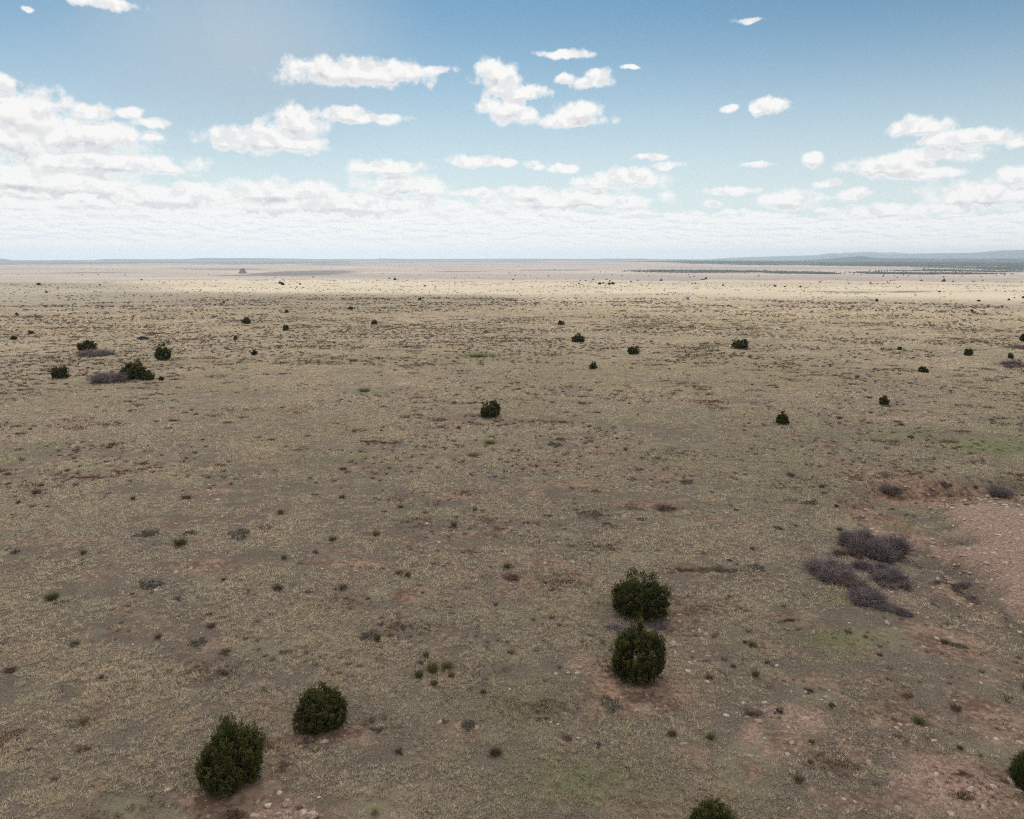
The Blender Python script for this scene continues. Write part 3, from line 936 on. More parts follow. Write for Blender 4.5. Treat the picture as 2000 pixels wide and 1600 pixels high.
# ------------------------------------------------------------------ junipers
def juniper_mesh(name, seed, n_shoots, leaf, top=1.0, lobes=7, warm=0.5, leaders=(3, .15)):
    """crown of unit half width and height ~2*top standing on z=0: shoots of small triangles that point up and out"""
    r = np.random.default_rng(seed)
    L = [(0, 0, .62, .66, .66), (0, 0, .34, .80, .38)]
    for i in range(lobes):
        a = i * 2.4 + r.random() * .8
        q = 0.36 + .30 * r.random()
        L.append((q * math.cos(a), q * math.sin(a), .28 + .95 * r.random() * (1.15 - q), .28 + .18 * r.random(), .36 + .26 * r.random()))
    for i in range(leaders[0]):   # leaders that break the outline at the top
        a = i * 6.28 / leaders[0] + r.random(); q = leaders[1] * (.5 + r.random())
        L.append((q * math.cos(a), q * math.sin(a), 1.10 + .16 * r.random() - .3 * q, .17 + .12 * r.random(), .48 + .14 * r.random()))
    L = np.array(L)
    # tufts: upright finger-like clumps of shoots over the lobed surface
    nt = int(n_shoots / 30)
    w = L[:, 3] ** 2; w = w / w.sum()
    li = r.choice(len(L), nt * 4, p=w)
    d = r.normal(size=(nt * 4, 3)); d[:, 2] = d[:, 2] * .9 + .1; d /= np.linalg.norm(d, axis=1)[:, None]
    rad = 1 - 0.30 * r.random(nt * 4) ** 2
    p = L[li, :3] + d * rad[:, None] * np.stack([L[li, 3], L[li, 3], L[li, 4]], -1)
    p[:, 2] = np.where(p[:, 2] < .12, .06 + .22 * r.random(nt * 4), p[:, 2])
    q = np.min([np.sqrt(((p[:, 0] - l[0]) / l[3]) ** 2 + ((p[:, 1] - l[1]) / l[3]) ** 2 + ((p[:, 2] - l[2]) / l[4]) ** 2) for l in L], 0)
    ok = (q > .55) & (np.hypot(p[:, 0], p[:, 1]) < 1.02)
    pc = p[ok][:nt]; dc = d[ok][:nt]; nt = len(pc)
    up = np.array([0, 0, 1.0])
    ax = dc * .45 + up * .9 + r.normal(size=(nt, 3)) * .12; ax /= np.linalg.norm(ax, axis=1)[:, None]
    tl = (.18 + .30 * r.random(nt) ** 2) * (1 - .25 * (pc[:, 2] < .4))
    k = 30
    u = r.random(nt * k) ** .8
    A = np.repeat(ax, k, 0); TL = np.repeat(tl, k)
    o_ = r.normal(size=(nt * k, 3)); o_ -= (o_ * A).sum(1)[:, None] * A; o_ /= np.linalg.norm(o_, axis=1)[:, None]
    rr = TL * .36 * np.sqrt(np.clip(1.06 - u, 0, 1)) * (.25 + .75 * r.random(nt * k))
    p = np.repeat(pc, k, 0) + A * ((u - .35) * TL * 1.2)[:, None] + o_ * rr[:, None]
    dr = A * .8 + o_ * .55 + r.normal(size=(nt * k, 3)) * .2; dr /= np.linalg.norm(dr, axis=1)[:, None]
    p[:, 2] = np.maximum(p[:, 2], .03)
    n = len(p); tuft = np.repeat(r.random(nt), k); uu = u
    nb = 9
    ln = leaf * (1.0 + .8 * r.random(n))
    t = np.tile(np.linspace(0, .9, nb), n)
    P = np.repeat(p, nb, 0); DR = np.repeat(dr, nb, 0); LN = np.repeat(ln, nb)
    off = r.normal(size=(n * nb, 3)); off -= (off * DR).sum(1)[:, None] * DR; off /= np.linalg.norm(off, axis=1)[:, None]
    c0 = P + DR * (t * LN)[:, None]
    tip = c0 + off * (leaf * .55 * (1.05 - .6 * t))[:, None] + DR * (leaf * .75)
    sd = np.cross(DR, off) * (leaf * .26)
    V = np.stack([c0 - sd, c0 + sd, tip], 1).reshape(-1, 3)
    F = np.arange(len(V)).reshape(-1, 3)
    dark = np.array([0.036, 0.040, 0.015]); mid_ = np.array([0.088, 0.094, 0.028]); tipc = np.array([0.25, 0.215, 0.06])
    cl = tuft * .42 + uu ** 1.3 * .62  # paler tuft tips and darker bases paint in light and shade; tips yellowish too
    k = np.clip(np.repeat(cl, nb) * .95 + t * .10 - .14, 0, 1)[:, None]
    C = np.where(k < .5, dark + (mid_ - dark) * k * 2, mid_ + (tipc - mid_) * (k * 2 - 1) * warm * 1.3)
    C = np.repeat(C, 3, 0)
    V[:, 2] = V[:, 2] * top
    V = V / 1.0
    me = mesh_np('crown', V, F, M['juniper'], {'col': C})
    # trunk with a few limbs
    mb = MB()
    mb.tube((0, 0, -.08), (.02, 0, .45), .085, .06)
    for i in range(6):
        a = i * 1.05 + r.random(); e = (.42 * math.cos(a), .42 * math.sin(a), (.75 + .5 * r.random()) * top)
        mid = (e[0] * .45, e[1] * .45, .38)
        mb.tube((0, 0, .12), mid, .045, .032, 6); mb.tube(mid, e, .032, .012, 6)
    tm = bpy.data.meshes.new('trunk'); tm.from_pydata(mb.V, [], mb.F); tm.materials.append(M['bark'])
    return me, tm


def juniper(me_pair, px, base_py, wpx, hpx, label, rz=0.0, group='junipers scattered over the plateau', wide=1.0):
    """px, base_py: where the tree meets the ground in the photo; wpx, hpx its width and height there"""
    x, y, z = g(px, base_py)
    k = mpp(x, y)
    W = wpx * k / 2 * wide
    dep = math.atan2(CAM_H - z, math.hypot(x, y))
    # the outline's height in the photo shows the crown's height and, seen from above, some of its depth
    hm = hpx * k
    H = max((hm - W * 0.9 * math.sin(dep)) / math.cos(dep), W * .8)
    # centre the base so the near side of the crown touches the given pixel
    sx = W / 1.0; sz = H / 1.78
    y2 = y + W * .55; x2 = x * y2 / y
    z2 = float(hz(x2, y2))
    e = empty('juniper', (x2, y2, z2 - .05), rz, (sx, sx, sz))
    tag(e, label, 'juniper tree', group)
    o = bpy.data.objects.new('crown', me_pair[0]); COL.objects.link(o); o.parent = e
    o = bpy.data.objects.new('trunk', me_pair[1]); COL.objects.link(o); o.parent = e
    return e


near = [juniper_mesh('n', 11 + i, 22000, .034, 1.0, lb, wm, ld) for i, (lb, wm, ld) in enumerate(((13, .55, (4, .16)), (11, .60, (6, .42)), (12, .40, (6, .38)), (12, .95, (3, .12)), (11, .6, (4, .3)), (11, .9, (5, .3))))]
juniper(near[0], 455, 1548, 140, 147, 'large round juniper at the front left, beside bare red soil, the biggest one', .4)
juniper(near[1], 630, 1430, 116, 88, 'dark juniper just behind and right of the largest one, with ragged upright tips', 1.3)
juniper(near[2], 1250, 1210, 116, 96, 'upper of the two close junipers, with grey dead twigs at its foot', 2.2)
juniper(near[3], 1242, 1337, 110, 128, 'lower of the two close junipers, cone-shaped with yellowish tips', 3.0)
juniper(near[4], 2000, 1545, 60, 90, 'juniper cut off by the right edge of the photo', 4.1)
juniper(near[5], 1388, 1664, 118, 96, 'juniper top poking up at the bottom edge, right of the middle', 5.2)

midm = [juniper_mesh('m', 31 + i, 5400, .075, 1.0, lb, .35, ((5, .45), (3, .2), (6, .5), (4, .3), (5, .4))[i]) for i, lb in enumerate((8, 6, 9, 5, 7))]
MIDT = [
    (958, 816, 44, 36, 0, 'rounded dark juniper alone in the middle of the plain'),
    (1527, 829, 26, 27, 1, 'small upright juniper with feathery top, right of middle'),
    (1726, 791, 21, 19, 2, 'little round juniper below a stony rise at the right'),
    (1803, 728, 20, 13, 3, 'low wide juniper at the right beside a tiny bush'),
    (1891, 695, 18, 15, 4, 'compact juniper uphill of the grey thicket at the right'),
    (1446, 682, 33, 20, 2, 'broad low juniper with jagged top, right of centre'),
    (1237, 693, 26, 19, 4, 'blocky dark juniper below and right of the mushroom-shaped one'),
    (1130, 669, 26, 19, 1, 'flat-topped juniper on a narrow foot, right of centre'),
    (1159, 721, 17, 15, 3, 'small square juniper nearest below the flat-topped one'),
    (1096, 635, 14, 10, 0, 'tiny flat-topped juniper above the flat-topped larger one'),
    (482, 633, 18, 15, 1, 'round juniper alone left of centre, above a dark stub of a bush'),
    (558, 646, 13, 13, 4, 'small juniper on a thin foot, between two others left of centre'),
    (497, 694, 13, 11, 2, 'small dark juniper right of the big pear-shaped one'),
    (731, 634, 12, 10, 3, 'small juniper above a brown bare patch left of centre'),
    (685, 605, 9, 7, 0, 'tiny juniper in the left middle distance, third in a rising line'),
    (560, 611, 8, 7, 1, 'tiny juniper straight above the thin-footed one'),
    (820, 586, 7, 5, 2, 'tiny juniper near the sunlit band left of centre'),
    (119, 741, 33, 28, 4, 'ball-shaped juniper at the far left, below the others'),
    (172, 687, 36, 24, 0, 'wide juniper behind a low grey thicket at the left'),
    (319, 704, 32, 34, 1, 'pear-shaped juniper just below the parked car'),
    (262, 742, 56, 38, 3, 'broad ragged juniper with spreading branches beside pale twigs'),
    (290, 743, 26, 20, 2, 'low skirt of juniper growing at the right of the ragged one'),
    (315, 744, 11, 10, 4, 'knee-high juniper seedling right of the broad ragged one'),
    (27, 664, 13, 9, 2, 'small juniper close to the left edge, lower of two'),
    (61, 653, 10, 8, 0, 'small juniper close to the left edge, upper of two'),
    (460, 664, 8, 9, 3, 'upright stub of a juniper below the round one left of centre'),
    (33, 615, 6, 5, 1, 'speck of a juniper high on the left slope, near the edge'),
    (437, 592, 6, 4, 4, 'speck of a juniper near the left swell of ground'),
    (1999, 668, 14, 17, 0, 'juniper cut by the right edge beyond two grey thickets'),
    (1973, 701, 11, 12, 2, 'small juniper directly above the grey thicket at the right edge'),
    (1757, 684, 10, 8, 4, 'bushy green seedling juniper in pale grass at the right'),
    (1007, 589, 4, 4, 0, 'speck of a juniper near the sunlit band at the middle'),
    (1712, 589, 7, 6, 3, 'dark round juniper below the little gully'),
    (1912, 589, 6, 4, 1, 'flat little juniper far at the right in pale grass'),
    (1970, 587, 5, 4, 2, 'tiny juniper far right, first of three at the sunlit line'),
    (1981, 583, 3, 3, 4, 'tiniest juniper far right, between two at the sunlit line'),
    (1998, 583, 5, 5, 0, 'tiny juniper at the right edge on the sunlit line'),
    (76, 557, 8, 5, 1, 'dark juniper on the crest of the left swell'),
    (91, 572, 5, 4, 3, 'dark juniper below the crest of the left swell'),
    (195, 558, 4, 3, 2, 'speck of a juniper on the swell, right of the crest pair'),
    (276, 546, 6, 2.5, 4, 'flat juniper on the skyline of the sunlit strip at the left'),
    (547, 554, 8, 4, 0, 'left half of the joined juniper pair on the small sunlit rise'),
    (552, 557, 8, 6, 1, 'right half of the joined juniper pair on the small sunlit rise'),
    (586, 556, 5, 3, 2, 'lone juniper right of the joined pair on the sunlit rise'),
    (592, 562.5, 3, 2, 3, 'speck of a juniper at the foot of the sunlit rise'),
    (577, 565, 2.5, 2, 0, 'second speck of a juniper at the foot of the sunlit rise'),
    (743, 567, 3, 2, 0, 'speck of a juniper in the sunlit band, right of the rise'),
    (830, 559.5, 5, 3, 4, 'small juniper at the far edge of the plateau left of middle'),
    (850, 561.5, 3, 2, 2, 'speck of a juniper right beside the one at the far edge'),
    (784, 566, 3, 2, 1, 'speck of a juniper between two others in the sunlit band'),
    (1171, 556, 7, 5, 3, 'dark juniper at the left end of the far clump'),
    (1178, 554, 5, 3, 0, 'second juniper of the far clump'),
    (1190, 556, 8, 4, 2, 'wide juniper in the far clump'),
    (1197, 555.5, 8, 5, 1, 'widest juniper at the right end of the far clump'),
    (1191, 550, 4, 3, 4, 'juniper standing behind the far clump'),
    (1182, 559, 3, 2, 0, 'speck of a juniper in front of the far clump'),
    (1213, 567.5, 3, 2.5, 2, 'speck of a juniper below and right of the far clump'),
    (1232, 551.5, 4, 3, 3, 'juniper right of the far clump at the plateau edge'),
    (1131, 555, 4, 3, 1, 'speck of a juniper left of the far clump, lower'),
    (1133, 548, 3, 2, 1, 'speck of a juniper left of the far clump, upper left'),
    (1144, 548, 4, 2, 2, 'speck of a juniper left of the far clump, upper right'),
    (1352, 554.5, 3, 2.5, 0, 'left juniper of the close pair at the plateau edge'),
    (1358, 554.5, 4, 2.5, 2, 'right juniper of the close pair at the plateau edge'),
    (1412, 558.5, 4, 3.5, 1, 'single juniper on the plateau edge right of the close pair'),
    (1362, 564, 3, 2, 3, 'speck of a juniper below the close pair'),
    (1514, 560, 6, 4, 0, 'dark juniper at the plateau edge, left of a row of three'),
    (1533, 561, 4, 3, 1, 'middle juniper of the row of three at the plateau edge'),
    (1563, 561, 5, 3, 2, 'right juniper of the row of three at the plateau edge'),
    (1658, 554, 4, 2, 3, 'flat juniper on the slope left of the narrow-footed one'),
    (1700, 554, 4, 3.5, 1, 'narrow-footed juniper on the far slope above the gully'),
    (1733, 552, 3, 2.5, 0, 'left juniper of the trio above the gully'),
    (1736.5, 553.5, 3, 2, 4, 'lower juniper of the trio above the gully'),
    (1739, 549.5, 3, 2, 2, 'upper juniper of the trio above the gully'),
    (1835, 570.5, 5, 3, 0, 'dark bush-like juniper at the right end of the gully'),
    (1843, 542, 3, 3, 4, 'lone juniper far out on the right slope'),
    (1788, 577, 4, 2, 2, 'speck of a juniper on the sunlit ground right of the gully'),
    (1898, 609, 5, 6, 1, 'small upright juniper inside the right sunlit strip'),
]
for i, (px, py, w_, h_, v, lab) in enumerate(MIDT):
    juniper(midm[v], px, py, w_, h_, lab, i * 1.7)


# ------------------------------------------------------------------ bare grey thickets
def thicket_mesh(seed, n, col, tw=.022, seg=3, spread=1.0, height=1.0, nbase=16, curl=.35):
    """leafless shrub: stems fanning out from several root points inside the unit circle"""
    r = np.random.default_rng(seed)
    bp = r.normal(size=(nbase, 2)); bp = bp / np.linalg.norm(bp, axis=1)[:, None] * (np.sqrt(r.random(nbase)) * .80)[:, None]
    vig = .45 + .9 * r.random(nbase) ** 1.3
    bi = r.choice(nbase, n, p=vig / vig.sum())
    p = np.concatenate([bp[bi] + r.normal(size=(n, 2)) * .05, np.zeros((n, 1))], 1)
    d = np.concatenate([r.normal(size=(n, 2)) * .55, .55 + .8 * r.random((n, 1))], 1)
    d /= np.linalg.norm(d, axis=1)[:, None]
    ln = (.35 + .75 * r.random(n)) * .78 * (1 - .35 * np.linalg.norm(bp[bi], axis=1)) * vig[bi]
    start = r.random(n) * .45 * (r.random(n) < .75)
    p = p + d * (ln * start)[:, None] * np.array([spread, spread, height])
    Vs = []; Fs = []; b = 0
    cur = p; w = np.full(n, tw)
    s = np.cross(d, r.normal(size=(n, 3))); s /= np.linalg.norm(s, axis=1)[:, None]
    Vs.append(cur - s * w[:, None]); Vs.append(cur + s * w[:, None])
    for k in range(seg):
        d = d + r.normal(size=(n, 3)) * curl; d[:, 2] = np.maximum(d[:, 2], -.05); d /= np.linalg.norm(d, axis=1)[:, None]
        cur = cur + d * (ln / seg * (1 - start))[:, None] * np.array([spread, spread, height])
        w = w * .62
        Vs.append(cur - s * w[:, None]); Vs.append(cur + s * w[:, None])
        i = np.arange(n)
        a = 2 * k * n
        Fs.append(np.stack([a + i, a + n + i, a + 3 * n + i, a + 2 * n + i], -1))
    V = np.concatenate(Vs); F = np.concatenate(Fs)
    c = np.array(col)[None] * (.45 + 1.1 * r.random((n, 1)))
    C = np.tile(c, (2 * (seg + 1), 1))
    return mesh_np('thicket', V, F, M['twig'], {'col': C})


TW = (0.19, 0.152, 0.152)
thick = [thicket_mesh(3 + i, 6500, TW, tw=.0115, nbase=15, curl=.5) for i in range(3)]
thick_brown = [thicket_mesh(13 + i, 3600, (0.17, 0.12, 0.11), tw=.010, nbase=11, curl=.5) for i in range(2)]


def plant(name, me, px, py, wpx, hm_ratio, label, cat, group, rz=0.0, stretch=1.0, part='stems', tilt=0.0):
    """px, py centre of the foot in the photo; wpx width; hm_ratio height over half width"""
    x, y, z = g(px, py)
    W = wpx * mpp(x, y) / 2
    e = empty(name, (x, y, z - .03), rz, (W * 1.18, W * 1.18 * stretch, W * hm_ratio * 2.1))
    tag(e, label, cat, group)
    o = bpy.data.objects.new(part, me); COL.objects.link(o); o.parent = e
    return e


TG = 'bare grey thickets'
plant('thicket', thick[0], 1672, 1062, 62, .75, 'left lobe of the tallest bare grey thicket at the pit', 'thicket', TG, .2, 1.2)
plant('thicket', thick[1], 1718, 1078, 95, .62, 'tallest bare grey thicket, right lobe above a gap of yellow grass', 'thicket', TG, 1.2, 1.1)
plant('thicket', thick_brown[0], 1660, 1085, 52, .5, 'small brownish thicket tucked left under the tallest one', 'thicket', TG, .8)
plant('thicket', thick[2], 1615, 1118, 105, .36, 'low wide thicket, the leftmost of the lower tier', 'thicket', TG, 2.0, .8)
plant('thicket', thick_brown[1], 1668, 1148, 70, .36, 'middle brownish thicket linking the two lower tiers', 'thicket', TG, 2.4, .8)
plant('thicket', thick[0], 1695, 1112, 62, .36, 'narrow thicket between the tallest one and a pale stone', 'thicket', TG, 3.0, .8)
plant('thicket', thick[1], 1738, 1138, 78, .40, 'low thicket leaning right beside two pale stones', 'thicket', TG, 4.1, .8)
plant('thicket', thick[2], 1700, 1178, 85, .42, 'lowest thicket of the cluster, above an upright tan stone', 'thicket', TG, 5.0, .8)
plant('thicket', thick[0], 1752, 1195, 52, .36, 'small tail of thicket at the bottom right of the cluster', 'thicket', TG, 5.6, .7)
plant('thicket', thick[1], 1742, 956, 36, .62, 'lone thicket on the red bank above the pit', 'thicket', TG, .3)
plant('thicket', thick[2], 1950, 963, 46, .42, 'dark thicket behind the row of stones on the mound', 'thicket', TG, 1.5, .9)
plant('thicket', thick[0], 1846, 948, 20, .6, 'little grey thicket midway along the red bank', 'thicket', TG, 2.5)
plant('thicket', thick_brown[0], 1862, 1146, 66, .26, 'flat scrubby thicket beside a pale stone on the ditch floor', 'thicket', TG, .1, .6)
plant('thicket', thick[1], 222, 744, 66, .42, 'pale grey thicket at the left foot of the ragged juniper', 'thicket', TG, 1.0, .9)
plant('thicket', thick[2], 192, 693, 66, .24, 'long low thicket in front of the wide juniper', 'thicket', TG, 1.6, .9)
plant('thicket', thick[0], 1985, 716, 62, .26, 'long low thicket touching the right edge, below a small juniper', 'thicket', TG, 1.9, .9)
plant('thicket', thick[1], 1990, 680, 36, .22, 'upper flat thicket at the right edge, near the cut juniper', 'thicket', TG, 2.9, .9)
plant('thicket', thick[0], 1210, 1230, 54, .2, 'grey dead branches spread between the two close junipers', 'thicket', TG, 2.9, .8)
plant('thicket', thick[2], 1288, 1222, 38, .2, 'grey dead branches right under the upper close juniper', 'thicket', TG, .9, .8)

# ------------------------------------------------------------------ low shrubs, one by one
def bush_mesh(seed, n, cols, w=.05, up=.6, h=1.0):
    r = np.random.default_rng(seed)
    a = r.random(n) * 6.28; q = np.sqrt(r.random(n)) * .7
    b = np.stack([q * np.cos(a) * .6, q * np.sin(a) * .6, r.random(n) * .35], -1)
    d = np.stack([np.cos(a) * q * 1.2, np.sin(a) * q * 1.2, np.full(n, up)], -1) + r.normal(size=(n, 3)) * .28
    d[:, 2] = np.abs(d[:, 2]) * h
    tip = b + d * (.45 + .35 * r.random((n, 1)))
    s = np.cross(d, r.normal(size=(n, 3))); s /= np.linalg.norm(s, axis=1)[:, None]
    V = np.stack([b - s * w, b + s * w, tip], 1).reshape(-1, 3)
    F = np.arange(len(V)).reshape(-1, 3)
    cols = np.array(cols)
    C = np.repeat(cols[r.integers(0, len(cols), n)] * (.75 + .5 * r.random((n, 1))), 3, 0)
    return mesh_np('foliage', V, F, M['shrub'], {'col': C})


def cactus_mesh(seed, n=120):
    """prickly pear: flat oval pads on edge, low to the ground"""
    r = np.random.default_rng(seed); V = []; F = []; C = []
    m = 8
    for i in range(n):
        a = r.random() * 6.28; q = math.sqrt(r.random()) * .85
        c = np.array([q * math.cos(a) * (1 + .3 * math.sin(3 * a + seed)), q * math.sin(a), .04 + .30 * r.random()])
        s = .055 + .045 * r.random(); t = r.random() * 6.28; tl = r.normal() * .5
        u = np.array([math.cos(t), math.sin(t), 0]); v = np.array([-math.sin(t) * math.sin(tl), math.cos(t) * math.sin(tl), math.cos(tl)])
        nrm = np.cross(u, v) * .022
        b = len(V)
        for sg in (-1, 1):
            for k in range(m):
                an = 2 * math.pi * k / m
                V.append(c + u * s * .8 * math.cos(an) + v * s * math.sin(an) + nrm * sg)
        col = np.array([[.095, .085, .062], [.12, .095, .085], [.165, .155, .115]][r.integers(0, 3)])
        C += [col] * (2 * m)
        for k in range(m):
            F.append((b + k, b + (k + 1) % m, b + m + (k + 1) % m, b + m + k))
        F += [(b, b + 1, b + 2, b + 3), (b, b + 3, b + 4, b + 7), (b + 4, b + 5, b + 6, b + 7)]
        F += [(b + m + j[3], b + m + j[2], b + m + j[1], b + m + j[0]) for j in ((0, 1, 2, 3), (0, 3, 4, 7), (4, 5, 6, 7))]
    b = len(V); V.append(np.array([0, 0, .09])); C.append(np.array([.09, .075, .06])); m2 = 24
    for k in range(m2):
        an = 2 * math.pi * k / m2
        V.append(np.array([1.02 * math.cos(an) * (1 + .3 * math.sin(3 * an + seed)), 1.02 * math.sin(an), .0])); C.append(np.array([.10, .08, .065]))
    F += [(b, b + 1 + k, b + 1 + (k + 1) % m2, b + 1 + (k + 2) % m2) for k in range(0, m2, 2)]
    return mesh_np('pads', np.array(V), np.array(F), M['shrub'], {'col': np.array(C)})


BUSH = {
    'red': [bush_mesh(1, 420, [SHC['red'], SHC['plum'], (.19, .10, .075)], .016, .5, .8), bush_mesh(2, 420, [SHC['red'], (.11, .075, .06)], .016, .6, .9)],
    'grey': [thicket_mesh(21, 520, (0.14, 0.115, 0.12), tw=.013, nbase=5), thicket_mesh(22, 520, (0.11, 0.09, 0.09), tw=.013, nbase=4)],
    'green': [bush_mesh(3, 520, [(.17, .17, .065), (.12, .13, .055), (.24, .22, .09)], .016, 1.0, 1.1), bush_mesh(4, 520, [(.12, .13, .055), (.17, .165, .07)], .016, .9, 1.1)],
    'dark': [bush_mesh(5, 300, [(.12, .095, .06), (.13, .12, .065)], .014, .8, 1.0), bush_mesh(6, 260, [(.12, .10, .07), (.10, .075, .055)], .014, .9, 1.1)],
    'pear': [cactus_mesh(7), cactus_mesh(8)],
    'straw': [bush_mesh(9, 420, [(.42, .33, .17), (.34, .25, .13)], .014, .7, .9)],
}
